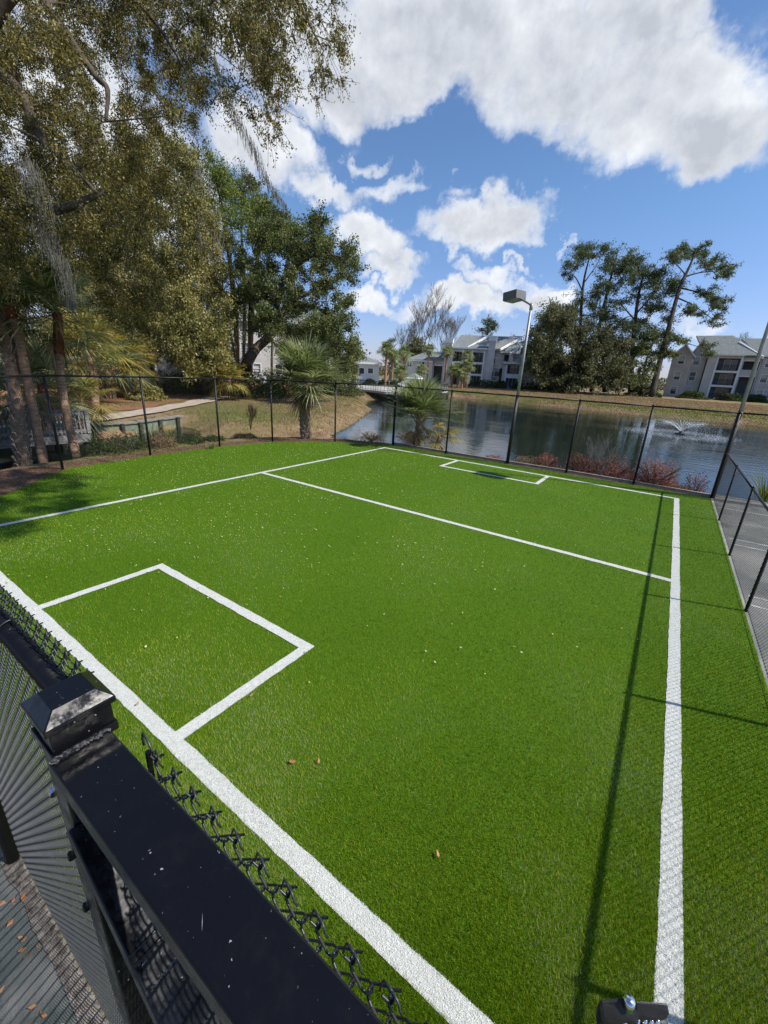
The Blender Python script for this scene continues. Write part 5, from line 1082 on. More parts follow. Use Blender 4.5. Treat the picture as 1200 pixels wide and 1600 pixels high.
def right_building():
    fc = Facade(1110, 624, 84, lambda x, y: (1040 + x / 5, 480 + y / 5), yaw=0)
    bd = empty('apartment_building', fc.w(0, 4, fc.z0), 'grey three storey apartment building with gables behind the right lamp post, right of the pines', 'building', 'apartment buildings across the pond')
    S = fc.sh; zb = fc.z0
    def H(x0, x1, y0, y1, d=0):
        a0, zt = S(x0, (y0 + y1) / 2, d)[0], S((x0 + x1) / 2, y0, d)[1]; a1 = S(x1, (y0 + y1) / 2, d)[0]; zl = S((x0 + x1) / 2, y1, d)[1]; return (a0, a1, max(zl, zb + .05), zt)
    # main block with balconies between the white posts
    ze = S(470, 378)[1]; fl = (ze - zb - .2) / 3
    a0 = S(322, 560)[0]; a1 = S(520, 660)[0] + .1; A0 = S(397, 440)[0]; A1 = S(592, 440)[0]
    hb = [(A0 + .2, A1 - .25, zb + fl * k + .15, zb + fl * (k + 1) - .3) for k in range(3)]
    w0 = S(325, 420)[0]
    wall_holes(fc, bd, w0, A1, zb, ze, hb, 0, .25, MT['siding2'])
    for h in hb: balcony(fc, bd, h, 0, 1.8, railm='wire' if False else 'black')
    mb = MB()
    for a in (A0, A1 - .05): fc.box(mb, a - .13, a + .16, -.06, -.003, zb, ze)
    for k in (1, 2): fc.box(mb, A0 + .17, A1 - .2, -.05, -.003, zb + fl * k - .2, zb + fl * k + .12)
    fc.box(mb, w0 - .3, A1 + .3, -.55, -.47, ze - .05, ze + .2); mb.build('trim', MT['trim'], bd)
    mb = MB(); fc.box(mb, w0, A1, 2.1, 12, zb, ze - .03); mb.build('block', MT['siding2'], bd)
    zr = S(400, 222, 6)[1]
    slab([fc.w(w0 - .5, -.5, ze + .1), fc.w(A1 + 3.4, -.5, ze + .1), fc.w(S(520, 222, 6)[0], 6, zr), fc.w(S(240, 222, 6)[0], 6, zr)], .25, 'roof', MT['shingle'], bd)
    slab([fc.w(w0 - .5, 12.5, ze + .1), fc.w(A1 + 3.4, 12.5, ze + .1), fc.w(S(520, 222, 6)[0], 6, zr - .02), fc.w(S(240, 222, 6)[0], 6, zr - .02)], .25, 'roof', MT['shingle'], bd)
    slab([fc.w(A1 + 3.4, -.5, ze + .1), fc.w(A1 + 3.4, 12.5, ze + .1), fc.w(S(520, 222, 6)[0], 6, zr)], .25, 'roof', MT['shingle'], bd)
    # stair bay
    s1 = A1 + 3.0; zt = ze - .25; o1 = (A1 + .35, s1 - .25, zb + fl * 2 + .45, ze - .95); o2 = (A1 + .35, s1 - .25, zb + .05, zb + fl * 2 - .9)
    wall_holes(fc, bd, A1 + .01, s1, zb, zt, [o1, o2], .4, .25, MT['siding2'])
    mb = MB(); fc.box(mb, A1 + .02, s1, 3, 3.1, zb, zt); fc.box(mb, A1 + .3, s1, .66, 3, zb + fl * 2 - .1, zb + fl * 2 + .1); mb.build('stair_recess', MT['recess'], bd)
    mb = MB()
    for i in range(11): fc.box(mb, A1 + .5 + i * .2, A1 + .7 + i * .2, .9, 1.9, zb + i * .2, zb + i * .2 + .2)
    mb.build('stairs', MT['greywood'], bd)
    mb = MB(); fc.box(mb, A1 + .1, s1, .34, .39, o1[3] + .04, o1[3] + .2); fc.box(mb, A1 + .1, s1, .34, .39, o2[3] + .04, o2[3] + .2); fc.box(mb, s1 - .2, s1, .34, .39, zb, o1[3]); mb.build('trim', MT['trim'], bd)
    # right wing
    r0 = s1 + .02; r1 = r0 + 11; zt = ze - .1
    wn = []
    for k in range(3):
        for x in (.55, 1.65, 2.75, 5.2, 6.3, 7.4): wn.append((r0 + x, r0 + x + .95, zb + fl * k + .95, zb + fl * k + 2.35))
    wall_holes(fc, bd, r0, r1, zb, zt, wn, -.3, .25, MT['siding'])
    for h in wn: window(fc, bd, h, -.3)
    mb = MB(); fc.box(mb, r0, r1, -.04, 11, zb, zt); fc.box(mb, r0, r0 + .02, -.3, -.05, zb, zt)
    mb = MB(); fc.box(mb, r0, r1, .35, 11, zb, zt); mb.build('block', MT['siding'], bd)
    zr2 = zr - .6
    slab([fc.w(r0 - .2, -.8, zt), fc.w(r1 + .4, -.8, zt), fc.w(r1 + .4, 5.5, zr2), fc.w(S(585, 262, 5.5)[0], 5.5, zr2)], .22, 'roof', MT['shingle'], bd)
    slab([fc.w(r0 - .2, 11.8, zt), fc.w(r1 + .4, 11.8, zt), fc.w(r1 + .4, 5.5, zr2 - .02), fc.w(r0 - 1, 5.5, zr2 - .02)], .22, 'roof', MT['shingle'], bd)
    a_ = fc.w(r0 - .2, -.85, zt + .05); b_ = fc.P(572, 268, 3.5)
    mb = MB(); mb.prism([a_, b_, b_ - (0, 0, .6), a_ - (0, 0, .5)], fc.u * .2); mb.build('fascia', MT['trim'], bd)
    # two gabled bays on the left
    for (xl, xr, xa, ya, d, wins) in ((60, 222, 165, 284, -1.0, [(105, 150, 378, 442), (74, 118, 502, 566), (44, 84, 618, 678)]), (206, 330, 240, 238, .6, [(252, 290, 390, 452), (210, 262, 508, 574), (184, 232, 625, 668)])):
        l = S(xl, 372, d)[0]; r = S(xr, 372, d)[0]; zt = S((xl + xr) / 2, 374, d)[1]
        h = [H(*w_[:2], *w_[2:], d) for w_ in wins]; cc = (l + r) / 2 - (0.1 if d < 0 else .25); h = [(cc - .5, cc + .5, q[2], q[3]) for q in h]
        wall_holes(fc, bd, l, r, zb, zt, h, d, .25, MT['siding'])
        for q in h: window(fc, bd, q, d)
        mb = MB(); fc.box(mb, l, r, d + .4, 10, zb, zt); fc.box(mb, r - .25, r, d + .251, d + .4, zb, zt); fc.box(mb, l, l + .2, d + .251, d + .4, zb, zt); mb.build('block', MT['siding'], bd)
        za = S(xa, ya, d)[1]; ca = (l + r) / 2
        mb = MB(); mb.prism([fc.w(l, d + .01, zt + .005), fc.w(r, d + .01, zt + .005), fc.w(ca, d + .01, za - .25)], fc.n * .25); mb.build('gable', MT['siding'], bd)
        for sgn, x in ((-1, l - .45), (1, r + .45)):
            e0 = fc.w(x, d - .45, zt - .3); k0 = fc.w(ca, d - .45, za)
            slab([e0, k0, k0 + fc.n * 10, e0 + fc.n * 10], .2, 'roof', MT['shingle'], bd)
            mb = MB(); mb.prism([e0 - (0, 0, .02), k0 - (0, 0, .02), k0 - (0, 0, .32), e0 - (0, 0, .32)], -fc.n * .06); mb.build('fascia', MT['trim'], bd)
    return fc
FC2 = right_building()

# pool house, pool deck, furniture
def pool_house():
    fc = Facade(577, 589, 66, lambda x, y: (540 + x / 5, 480 + y / 5))
    bd = empty('pool_house', fc.w(0, 3, fc.z0), 'small white pool house with a grey roof behind the pool deck', 'building')
    S = fc.sh; zb = fc.z0 + .0; a0 = S(96, 480)[0]; a1 = S(262, 480)[0]; zt = S(180, 432)[1]
    z_low = S(180, 560)[1]
    h = [(S(106, 500)[0], S(144, 500)[0], S(125, 520)[1], S(125, 476)[1]), (S(175, 500)[0], S(214, 500)[0], S(195, 517)[1], S(195, 478)[1])]
    wall_holes(fc, bd, a0, a1, min(zb, z_low), zt, h, 0, .2, MT['wsiding'])
    for q in h: window(fc, bd, q, 0, bars=0)
    mb = MB(); fc.box(mb, a0, a1, .35, 6, zb - .3, zt); mb.build('block', MT['wsiding'], bd)
    e = [fc.w(a0 - .5, -.5, zt), fc.w(a1 + .5, -.5, zt), fc.w(a1 + .5, 6.5, zt), fc.w(a0 - .5, 6.5, zt)]; za = S(150, 388, 3)[1]; k0 = fc.w(a0 + 1.2, 3, za); k1 = fc.w(a1 - 1.8, 3, za)
    for pts in ([e[0], e[1], k1, k0], [e[2], e[3], k0, k1], [e[1], e[2], k1], [e[3], e[0], k0]): slab(pts, .2, 'roof', MT['shingle'], bd)
    mb = MB(); fc.box(mb, a0 - .5, a1 + .5, -.6, -.52, zt - .25, zt + .02); mb.build('fascia', MT['trim'], bd)
pool_house()
DZ = .42
dk_pts = [G(545, 610, .2), G(600, 616, .2), G(660, 618, .2), G(705, 617, .2)]
def flat(p, z=DZ): return (p[0], p[1], z)
front = [G(px, py, DZ)[:2] for px, py in [(470, 606), (545, 607), (575, 609), (600, 612), (640, 614), (672, 614), (700, 611)]]
back = [G(px, py, DZ)[:2] for px, py in [(700, 600), (640, 596), (560, 594.5), (480, 594.5)]]
mb = MB(); mb.prism([(x, y, DZ - .24) for x, y in front + back], (0, 0, .24)); tag(mb.build('pool_deck', MT['deck']), kind='structure')
dp = empty('deck_pilings', (front[3][0], front[3][1], -.5), 'row of dark pilings and boards under the front edge of the pool deck', 'pilings')
PF = sub([(*p, 0, .1) for p in front], 4)
for i in range(0, len(PF), 2):
    p = PF[i][:2] * 1.012; mb = MB(); mb.tube([(p[0], p[1], -1.2), (p[0], p[1], DZ - .25)], .16, 8); mb.build('piling', MT['darkwood'], dp)
mb = MB()
for a, b_ in zip(PF[:-1], PF[1:]):
    a = a[:2] * 1.03; b_ = b_[:2] * 1.03; mb.prism([(*a, -1.2), (*b_, -1.2), (*b_, DZ - .25), (*a, DZ - .25)], (0, .08, 0))
mb.build('shade_skirt', MT['darkwood'], dp)  # dark sheet added in place of the shade under the deck
mb = MB()
rl = empty('deck_railing', (front[3][0], front[3][1], DZ), 'dark metal railing along the curved front edge of the pool deck', 'railing')
S = sub([(*p, DZ, .02) for p in front], 6)
mb.tube([p[:3] + np.array([0, 0, .95]) for p in S], .035, 6); mb.tube([p[:3] + np.array([0, 0, .12]) for p in S], .02, 6); mb.build('handrail', MT['black'], rl)
mb = MB()
for i in range(len(S) - 1):
    L_ = np.linalg.norm(S[i + 1][:2] - S[i][:2]); n_ = max(1, int(L_ / .18))
    for j in range(n_):
        p = S[i] + (S[i + 1] - S[i]) * j / n_; mb.tube([(p[0], p[1], DZ), (p[0], p[1], DZ + .94)], .012 if j else .035, 4)
mb.build('balusters', MT['black'], rl)
def lounger(p, yaw):
    t = empty('sun_lounger', p, None, 'sun lounger', 'teal loungers on the pool deck'); u = np.array([math.cos(yaw), math.sin(yaw), 0]); v = np.array([-u[1], u[0], 0]); p = np.array(p)
    def q(a, b_, c): return p + u * a + v * b_ + np.array([0, 0, c])
    mb = MB()
    for sy in (-.32, .32): mb.tube([q(-.95, sy, .36), q(.25, sy, .36), q(.85, sy, .85)], .025, 6); mb.tube([q(-.8, sy, 0), q(-.8, sy, .36)], .025, 6); mb.tube([q(.5, sy, 0), q(.4, sy, .4)], .025, 6)
    mb.build('frame', MT['plastic'], t)
    mb = MB(); mb.prism([q(-.95, -.3, .37), q(.25, -.3, .37), q(.25, .3, .37), q(-.95, .3, .37)], (0, 0, .03)); mb.build('seat', MT['teal'], t)
    mb = MB(); mb.prism([q(.26, -.3, .38), q(.86, -.3, .87), q(.86, .3, .87), q(.26, .3, .38)], (0, 0, .03)); mb.build('backrest', MT['teal'], t)
    return t
LW = ['leftmost of the teal sun loungers on the pool deck', 'second teal sun lounger from the left on the pool deck', 'third teal sun lounger from the left on the pool deck', 'fourth teal sun lounger from the left on the pool deck', 'rightmost teal sun lounger on the pool deck']
for k, px in enumerate([588, 598, 608, 617, 626]):
    p = G(px, 599 + k * .35, DZ); lounger((p[0], p[1], DZ), math.atan2(.8, .3) + .2 * k)['label'] = LW[k]
for k, (px, lb) in enumerate([(552, 'dark planter pot at the left end of the pool deck'), (560, 'dark planter pot right of the first planter on the pool deck'), (572, 'dark trash bin like planter near the pool house')]):
    p = G(px, 598, DZ); t = empty('planter', (p[0], p[1], DZ), lb, 'planter', 'planters on the pool deck'); mb = MB(); mb.tube([(p[0], p[1], DZ), (p[0], p[1], DZ + .35), (p[0], p[1], DZ + .6)], [.2, .27, .3], 12); mb.build('pot', MT['lamp'], t)
    g = np.random.default_rng(k); V, Fq = leaves(np.array([p[0], p[1], DZ + .8]) + g.normal(0, .16, (260, 3)), .14, .06, 0, g=g); npmesh('foliage', V, Fq, MT['shrub'], t)
def pavilion(px, py, dep, w, h, label):
    p = D(px, py, dep); z = DZ; t = empty('pavilion', (p[0], p[1], z), label, 'pavilion', 'open pavilions beside the pool deck'); z = hz(p[0], p[1]) - .05
    for sx in (-1, 1):
        for sy in (-1, 1): mb = MB(); mb.tube([(p[0] + sx * w * .42, p[1] + sy * w * .42, z), (p[0] + sx * w * .42, p[1] + sy * w * .42, h)], .07, 6); mb.build('post', MT['trim'], t)
    mb = MB(); e_ = w * .55; k = [(p[0] - e_, p[1] - e_, h), (p[0] + e_, p[1] - e_, h), (p[0] + e_, p[1] + e_, h), (p[0] - e_, p[1] + e_, h), (p[0], p[1], h + w * .32)]
    mb.add(k, [(0, 1, 4), (1, 2, 4), (2, 3, 4), (3, 0, 4), (3, 2, 1, 0)]); mb.build('roof', MT['shingle'], t)
    mb = MB()
    for a, b_ in ((0, 1), (1, 2), (2, 3), (3, 0)): mb.tube([np.array(k[a]) - (0, 0, .09), np.array(k[b_]) - (0, 0, .09)], .09, 4)
    mb.build('fascia', MT['trim'], t)
pavilion(647, 594, 60, 2.0, 1.85, 'grey pyramid roofed pavilion right of the pool loungers')
pavilion(638, 600, 52, 1.7, 1.15, 'lower grey roofed shelter in front of the pyramid roofed pavilion')

# left: white wall building, footbridge, bulkhead, sign
fc = Facade(232, 600, 40, lambda x, y: (x, y))
wb = empty('white_house', fc.w(0, 3, fc.z0), 'white walled house seen between the palms and the sunlit oak', 'building'); S = fc.sh; zb = fc.z0
a0 = S(150, 580)[0]; a1 = S(345, 580)[0]; zt = 5.2; hh = [(S(x, 580)[0], S(x, 580)[0] + 1.0, zb + 1.0, zb + 2.3) for x in (300, 325)]
wall_holes(fc, wb, a0, a1, zb, zt, hh, 0, .25, MT['wsiding'])
for q in hh: window(fc, wb, q, 0)
mb = MB(); fc.box(mb, a0, a1, .4, 8, zb, zt); mb.build('block', MT['wsiding'], wb); mb = MB(); fc.box(mb, S(242, 580)[0], S(243, 580)[0] + 5.5, -1.6, -.01, zb, zt - 1.2); mb.build('porch', MT['siding2'], wb)
rz = zt + 2.4
slab([fc.w(a0 - .5, -.6, zt), fc.w(a1 + .5, -.6, zt), fc.w(a1 + .5, 4, rz), fc.w(a0 - .5, 4, rz)], .2, 'roof', MT['shingle'], wb); slab([fc.w(a0 - .5, 8.6, zt), fc.w(a1 + .5, 8.6, zt), fc.w(a1 + .5, 4, rz - .02), fc.w(a0 - .5, 4, rz - .02)], .2, 'roof', MT['shingle'], wb)
fc = Facade(400, 600, 62, lambda x, y: (x, y)); gb = empty('grey_house', fc.w(0, 3, fc.z0), 'pale grey apartment house hidden behind the trunks of the dark oak', 'building', None); S = fc.sh; zb = fc.z0; a0 = S(352, 570)[0]; a1 = S(520, 570)[0]; zt = 8.2
hh = [(S(x, 570)[0], S(x, 570)[0] + 1.0, zb + k * 2.8 + 1.0, zb + k * 2.8 + 2.3) for x in (362, 378, 396, 430, 448) for k in range(3)]
wall_holes(fc, gb, a0, a1, zb, zt, hh, 0, .25, MT['siding2'])
for q in hh: window(fc, gb, q, 0)
mb = MB(); fc.box(mb, a0, a1, .4, 9, zb, zt); mb.build('block', MT['siding2'], gb)
slab([fc.w(a0 - .5, -.6, zt), fc.w(a1 + .5, -.6, zt), fc.w(a1 + .5, 4.5, zt + 2.6), fc.w(a0 - .5, 4.5, zt + 2.6)], .2, 'roof', MT['shingle'], gb)

def footbridge(a, b_, z, w, label, hrail=1.0):
    a = np.array([*a, z]); b_ = np.array([*b_, z]); t = b_ - a; L_ = np.linalg.norm(t); t /= L_; n_ = np.array([-t[1], t[0], 0]); e_ = empty('footbridge', a, label, 'footbridge', 'wooden footbridges over the creek')
    mb = MB(); k = int(L_ / .15)
    for i in range(k): mb.box(a + t * (i + .5) * L_ / k + (0, 0, -.02), (L_ / k * .9, w, .04), ax=[t, n_, (0, 0, 1)])
    for s_ in (-1, 1): mb.box((a + b_) / 2 + n_ * s_ * (w / 2 + .02) + (0, 0, -.12), (L_, .04, .22), ax=[t, n_, (0, 0, 1)])
    mb.build('deck', MT['greywood'], e_)
    for s_ in (-1, 1):
        mb = MB(); o_ = n_ * s_ * (w / 2 - .03); mb.box((a + b_) / 2 + o_ + (0, 0, hrail), (L_, .12, .04), ax=[t, n_, (0, 0, 1)]); mb.box((a + b_) / 2 + o_ + (0, 0, .12), (L_, .04, .08), ax=[t, n_, (0, 0, 1)]); mb.box((a + b_) / 2 + o_ + (0, 0, hrail - .1), (L_, .04, .08), ax=[t, n_, (0, 0, 1)])
        k = int(L_ / .1)
        for i in range(k + 1): mb.box(a + t * (i * L_ / k) + o_ + (0, 0, hrail / 2), (.036 if i % 12 else .1, .035 if i % 12 else .1, hrail - .06), ax=[t, n_, (0, 0, 1)])
        mb.build('railing', MT['greywood'], e_)
    for i in range(int(L_ / 2.2) + 1):
        for s_ in (-1, 1): mb = MB(); p = a + t * (i * 2.2 + .1) + n_ * s_ * (w / 2 - .12); mb.tube([p + (0, 0, -1.6), p + (0, 0, -.05)], .08, 8); mb.build('piling', MT['darkwood'], e_)
footbridge((-15.6, 5.5), (-16.3, -4.0), .06, 1.4, 'weathered grey footbridge with picket railings at the left edge', .74)
q0 = G(30, 735, -.35); q1 = G(-60, 760, -.35)
footbridge((-12.9, 2.6), (-14.6, -3.2), -.42, 1.0, 'lower grey footbridge section with pickets below the main footbridge', .62)
bk = empty('bulkhead', (-15, 6.8, 0), 'greenish wooden bulkhead retaining the bank behind the creek', 'retaining wall')
pA = G(124, 690, -.45); pB = G(205, 682, -.45); pC = G(280, 668, -.45)
BP = [(-17.22, 5.2), (-17.5, 8.1), (-18.5, 10.5)]
for a, b_ in zip(BP[:-1], BP[1:]):
    a = np.array([*a, 0]); b_ = np.array([*b_, 0]); t = b_ - a; L_ = np.linalg.norm(t); t /= L_; n_ = np.array([-t[1], t[0], 0]); mb = MB()
    for k in range(4): mb.box((a + b_) / 2 + (0, 0, -.9 + k * .235), (L_, .05, .225), ax=[t, n_, (0, 0, 1)])
    mb.build('planks', MT['algae'], bk); mb = MB(); mb.box((a + b_) / 2 + (0, 0, -.02 + .02), (L_ + .1, .26, .05), ax=[t, n_, (0, 0, 1)]); mb.build('cap_board', MT['greywood'], bk)
    for i in range(int(L_ / 1.1) + 1): p = a + t * (i * 1.1 + .1) + n_ * (-.09 if np.cross(t[:2], -a[:2]) < 0 else .09); mb = MB(); mb.tube([p + (0, 0, -1.3), p + (0, 0, -.04)], .09, 8); mb.build('piling', MT['darkwood'], bk)
p = G(413, 622, 0); sg = empty('sign', (p[0], p[1], hz(p[0], p[1])), 'small white sign on a thin post on the left bank', 'sign'); z = hz(p[0], p[1]); v = p[:2] / np.linalg.norm(p[:2]); ax = [(v[1], -v[0], 0), (v[0], v[1], 0), (0, 0, 1)]
mb = MB(); mb.tube([(p[0], p[1], z - .1), (p[0], p[1], 1.45)], .03, 8); mb.build('post', MT['pole'], sg); mb = MB(); mb.box((p[0] - v[0] * .05, p[1] - v[1] * .05, 1.35), (.42, .02, .5), ax=ax); pl = mb.build('panel', MT['trim'], sg)
mb = MB(); mb.box((p[0] - v[0] * .066, p[1] - v[1] * .066, 1.40), (.2, .006, .16), ax=ax); mb.build('symbol', MT['blue'], pl)

# fountain
fp = G(1062, 679, WZ); fo = empty('fountain', (fp[0], fp[1], WZ), 'floating fountain spraying a low V of white water in the pond', 'fountain')
mb = MB(); mb.tube([fp + (0, 0, -.1), fp + (0, 0, .08)], .28, 16); mb.tube([fp + (0, 0, .08), fp + (0, 0, .25)], [.1, .05], 10); mb.build('float', MT['black'], fo)
g = np.random.default_rng(5); P0, P1, DR = [], [], []
for i in range(46):
    az = g.uniform(0, 6.28); vr = g.uniform(2.9, 3.7); vz = g.uniform(3.0, 3.7); d = np.array([math.cos(az), math.sin(az), 0]); T_ = 2 * vz / 9.8; prev = None
    for t_ in np.linspace(0, T_, 12):
        p = fp + d * vr * t_ + np.array([0, 0, .2 + vz * t_ - 4.9 * t_ * t_])
        if prev is not None: (P0.append(prev), P1.append(p)) if t_ < T_ * .62 else None
        prev = p
        if t_ > T_ * .3: DR += [p + g.normal(0, .14, 3) for _ in range(14)]
V, Fq = segtubes(P0, P1, .006, .006, 3); npmesh('water_jets', V, Fq, MT['foam'], fo)
a = g.uniform(0, 6.28, 9000); r = np.abs(g.normal(2.2, .6, 9000)); RR = np.column_stack([fp[0] + np.cos(a) * r, fp[1] + np.sin(a) * r, WZ + .01 + np.abs(g.normal(0, .035, 9000))])
V, Fq = leaves(np.concatenate([np.array(DR), RR]), .022, .018, 0, g=g); npmesh('droplets', V, Fq, MT['foam'], fo)
fr = []
# ------------------------------------------------------------------ far trees
# right group of pines over the grey building
def farpine(label, pts, crown, n, d0, d1, seed, dens=200, cr_=1.35, lm='farpine'):
    tree('pine', label, 'tree', pts, np.concatenate([img_clumps(c_, d0, d1, n_, seed + i) for i, (c_, n_) in enumerate(crown)]), cr_, dens, .5, .12, MT[lm], MT['pbark'], 'tall pines across the pond', droop=-.2, seed=seed, squash=.5, twig=.045, tsides=7)
def GB(px, py, dep): return D(px, py, dep)
farpine('leftmost tall pine with a flat topped crown beside the lamp post', [[(*GB(903, 612, 82), .42), (*D(906, 540, 82), .36), (*D(909, 470, 82), .28), (*D(914, 430, 82), .2), (*D(922, 400, 82), .09)], [(*D(910, 455, 82), .14), (*D(898, 432, 82), .09), (*D(885, 432, 82), .05)], [(*D(914, 440, 82), .12), (*D(932, 415, 82), .07)]],
        [([(880, 425), (890, 395), (905, 384), (945, 382), (955, 400), (948, 412), (905, 408), (895, 438), (878, 436)], 26), ([(896, 458), (912, 455), (912, 472), (898, 474)], 4)], 0, 79, 85, 300)
farpine('second tall pine with a leaning open crown', [[(*GB(925, 612, 80), .45), (*D(935, 520, 80), .34), (*D(948, 460, 80), .26), (*D(958, 420, 80), .18), (*D(966, 390, 80), .07)], [(*D(948, 460, 80), .14), (*D(975, 430, 80), .06)]],
        [([(950, 395), (975, 385), (998, 405), (1000, 430), (985, 450), (960, 455), (935, 445), (930, 470), (918, 500), (930, 440)], 46), ([(920, 450), (960, 440), (985, 470), (970, 520), (925, 520), (912, 490)], 24)], 0, 77, 84, 320)
farpine('broad dark pine in the middle of the pine group', [[(*GB(985, 612, 78), .45), (*D(990, 530, 78), .36), (*D(998, 460, 78), .26), (*D(1010, 415, 78), .1)], [(*D(994, 490, 78), .18), (*D(1030, 450, 78), .07)], [(*D(992, 500, 78), .16), (*D(965, 470, 78), .07)]],
        [([(985, 410), (1020, 400), (1045, 420), (1058, 445), (1050, 480), (1010, 490), (985, 470)], 42), ([(940, 470), (1050, 480), (1055, 530), (1030, 560), (950, 560), (935, 520)], 62)], 0, 74, 82, 340)
farpine('tall leaning pine at the right of the group with long bare limbs', [[(*GB(1018, 618, 74), .55), (*D(1032, 560, 74), .46), (*D(1048, 500, 74), .38), (*D(1062, 450, 74), .3), (*D(1078, 415, 74), .2), (*D(1090, 385, 74), .07)],
        [(*D(1064, 450, 74), .16), (*D(1095, 458, 74), .1), (*D(1120, 470, 74), .06), (*D(1130, 500, 74), .03)], [(*D(1070, 432, 74), .14), (*D(1100, 425, 74), .09), (*D(1135, 425, 74), .04)], [(*D(1058, 465, 74), .14), (*D(1085, 478, 74), .09), (*D(1115, 500, 74), .04)], [(*D(1072, 430, 74), .12), (*D(1055, 412, 74), .07), (*D(1040, 405, 74), .04)], [(*D(1045, 520, 74), .14), (*D(1070, 535, 74), .08), (*D(1105, 545, 74), .03)]],
        [([(1045, 400), (1065, 382), (1090, 376), (1118, 384), (1142, 425), (1138, 440), (1112, 430), (1085, 400), (1060, 415)], 38), ([(1108, 445), (1140, 450), (1142, 470), (1128, 510), (1116, 512), (1112, 480), (1090, 455)], 20), ([(1062, 470), (1120, 490), (1118, 505), (1070, 490)], 8), ([(1085, 535), (1112, 540), (1112, 555), (1090, 552)], 4)], 0, 71, 78, 360, 170, 1.05)
farpine('short pine with rounded bright clumps low in front of the leaning pine', [[(*GB(1000, 618, 76), .3), (*D(1008, 570, 76), .22), (*D(1022, 530, 76), .1)]], [([(985, 525), (1030, 515), (1066, 530), (1062, 560), (1030, 580), (1000, 610), (978, 600), (975, 560)], 48)], 0, 72, 78, 380, 210, 1.1, 'darkleaf')
for k, (poly, px, n, lb, sd) in enumerate([([(845, 500), (870, 478), (895, 480), (915, 510), (928, 560), (920, 600), (880, 608), (840, 588), (826, 565), (830, 530)], 882, 130, 'large grey green oak in front of the right end of the centre building', 400),
        ([(925, 520), (965, 520), (985, 560), (975, 600), (935, 606), (915, 580)], 945, 60, 'hazy brown green tree between the grey green oak and the pines', 410)]):
    tree('water_oak', lb, 'tree', [[(*GB(px, 612, 77), .5), (*D(px, 585, 77), .4), (*D(px - 5, 550, 77), .28), (*D(px - 8, 510, 77), .1)], [(*D(px, 585, 77), .3), (*D(px + 20, 550, 77), .12)], [(*D(px, 580, 77), .3), (*D(px - 30, 555, 77), .12)]],
         img_clumps(poly, 71, 81, n, sd), 1.5, 330, .42, .2, MT['faroak'], MT['bark'], 'oaks in front of the pines', droop=.6, seed=sd, squash=1.0, twig=.05)
tree('pine', 'small round topped pine behind the roof of the centre building', 'tree', [[(*D(758, 560, 108), .3), (*D(761, 530, 108), .22), (*D(763, 508, 108), .1)]], img_clumps([(747, 512), (755, 500), (770, 499), (777, 510), (772, 520), (752, 520)], 106, 110, 16, 430), 1.2, 130, .5, .14, MT['farpine'], MT['pbark'], 'tall pines across the pond', seed=43, squash=.5, twig=.04)
tree('pine', 'pine crown rising behind the gap left of the grey green oak', 'tree', [[(*D(868, 600, 96), .35), (*D(866, 540, 96), .28), (*D(864, 490, 96), .1)]], img_clumps([(845, 495), (862, 478), (895, 478), (905, 500), (880, 520), (848, 515)], 93, 99, 40, 440), 1.3, 170, .5, .14, MT['farpine'], MT['pbark'], 'tall pines across the pond', seed=44, squash=.6, twig=.04)
tree('dark_tree', 'dark brown green rounded tree behind the left wing of the centre building', 'tree', [[(*D(652, 590, 104), .35), (*D(652, 560, 104), .25), (*D(652, 540, 104), .1)]], img_clumps([(641, 550), (645, 535), (655, 528), (667, 540), (668, 560), (645, 562)], 101, 107, 30, 450), 1.2, 220, .45, .2, MT['faroak'], MT['bark'], seed=45, twig=.04)
# leafless trees
bt = [(652, 600, 112, 22, 'tallest leafless tree rising behind the left wing of the centre building', 7), (690, 600, 116, 18.5, 'second leafless tree close to the left chimney', 8), (632, 600, 118, 16, 'leafless tree left of the tallest leafless tree', 19), (850, 600, 125, 15, 'bare feathery tree behind the right end of the centre roof', 20), (800, 600, 130, 14, 'bare tree top just over the centre roof', 21),
      (1078, 600, 120, 15.5, 'bare tree behind the left gable of the right building', 23), (1150, 600, 118, 16.5, 'bare tree behind the roof of the right building', 24), (1180, 600, 118, 18, 'bare tree nearest the right lamp pole', 25), (1120, 600, 128, 15.5, 'smaller bare tree over the ridge of the right building', 26), (735, 600, 128, 14, 'faint bare tree between the chimneys', 27)]
for px, py, dep, h, lb, sd in bt:
    p = D(px, py, dep); bare('bare_tree', lb, (p[0], p[1], hz(p[0], p[1])), h, .17, sd, MT['palebark'], 'leafless trees behind the apartment buildings', levels=4, spread=.42, nb=6, up_=.42, thin=4.5, lratio=.66, first=.30)
# dark bare tree with mistletoe balls
p = D(608, 600, 84); t, tips = bare('mistletoe_tree', 'spreading bare tree dotted with dark mistletoe balls behind the pool', (p[0], p[1], hz(p[0], p[1])), 9.0, .3, 31, MT['bark'], levels=4, spread=.62, nb=5, up_=.25, thin=6, lratio=.62, cat='tree')
g = np.random.default_rng(8); sel = tips[g.integers(0, len(tips), 60)]; sel = sel[sel[:, 2] > 3.5][:34]; CC = np.repeat(sel, 110, 0) + g.normal(0, .24, (len(sel) * 110, 3)); V, Fq = leaves(CC, .22, .08, 0, g=g); npmesh('mistletoe', V, Fq, MT['darkleaf'], t)
p = D(562, 600, 90); bare('bare_tree', 'low bare tree behind the pool house', (p[0], p[1], .3), 7.5, .2, 32, MT['palebark'], 'leafless trees behind the apartment buildings', levels=4, spread=.5, nb=5, up_=.35, thin=5)
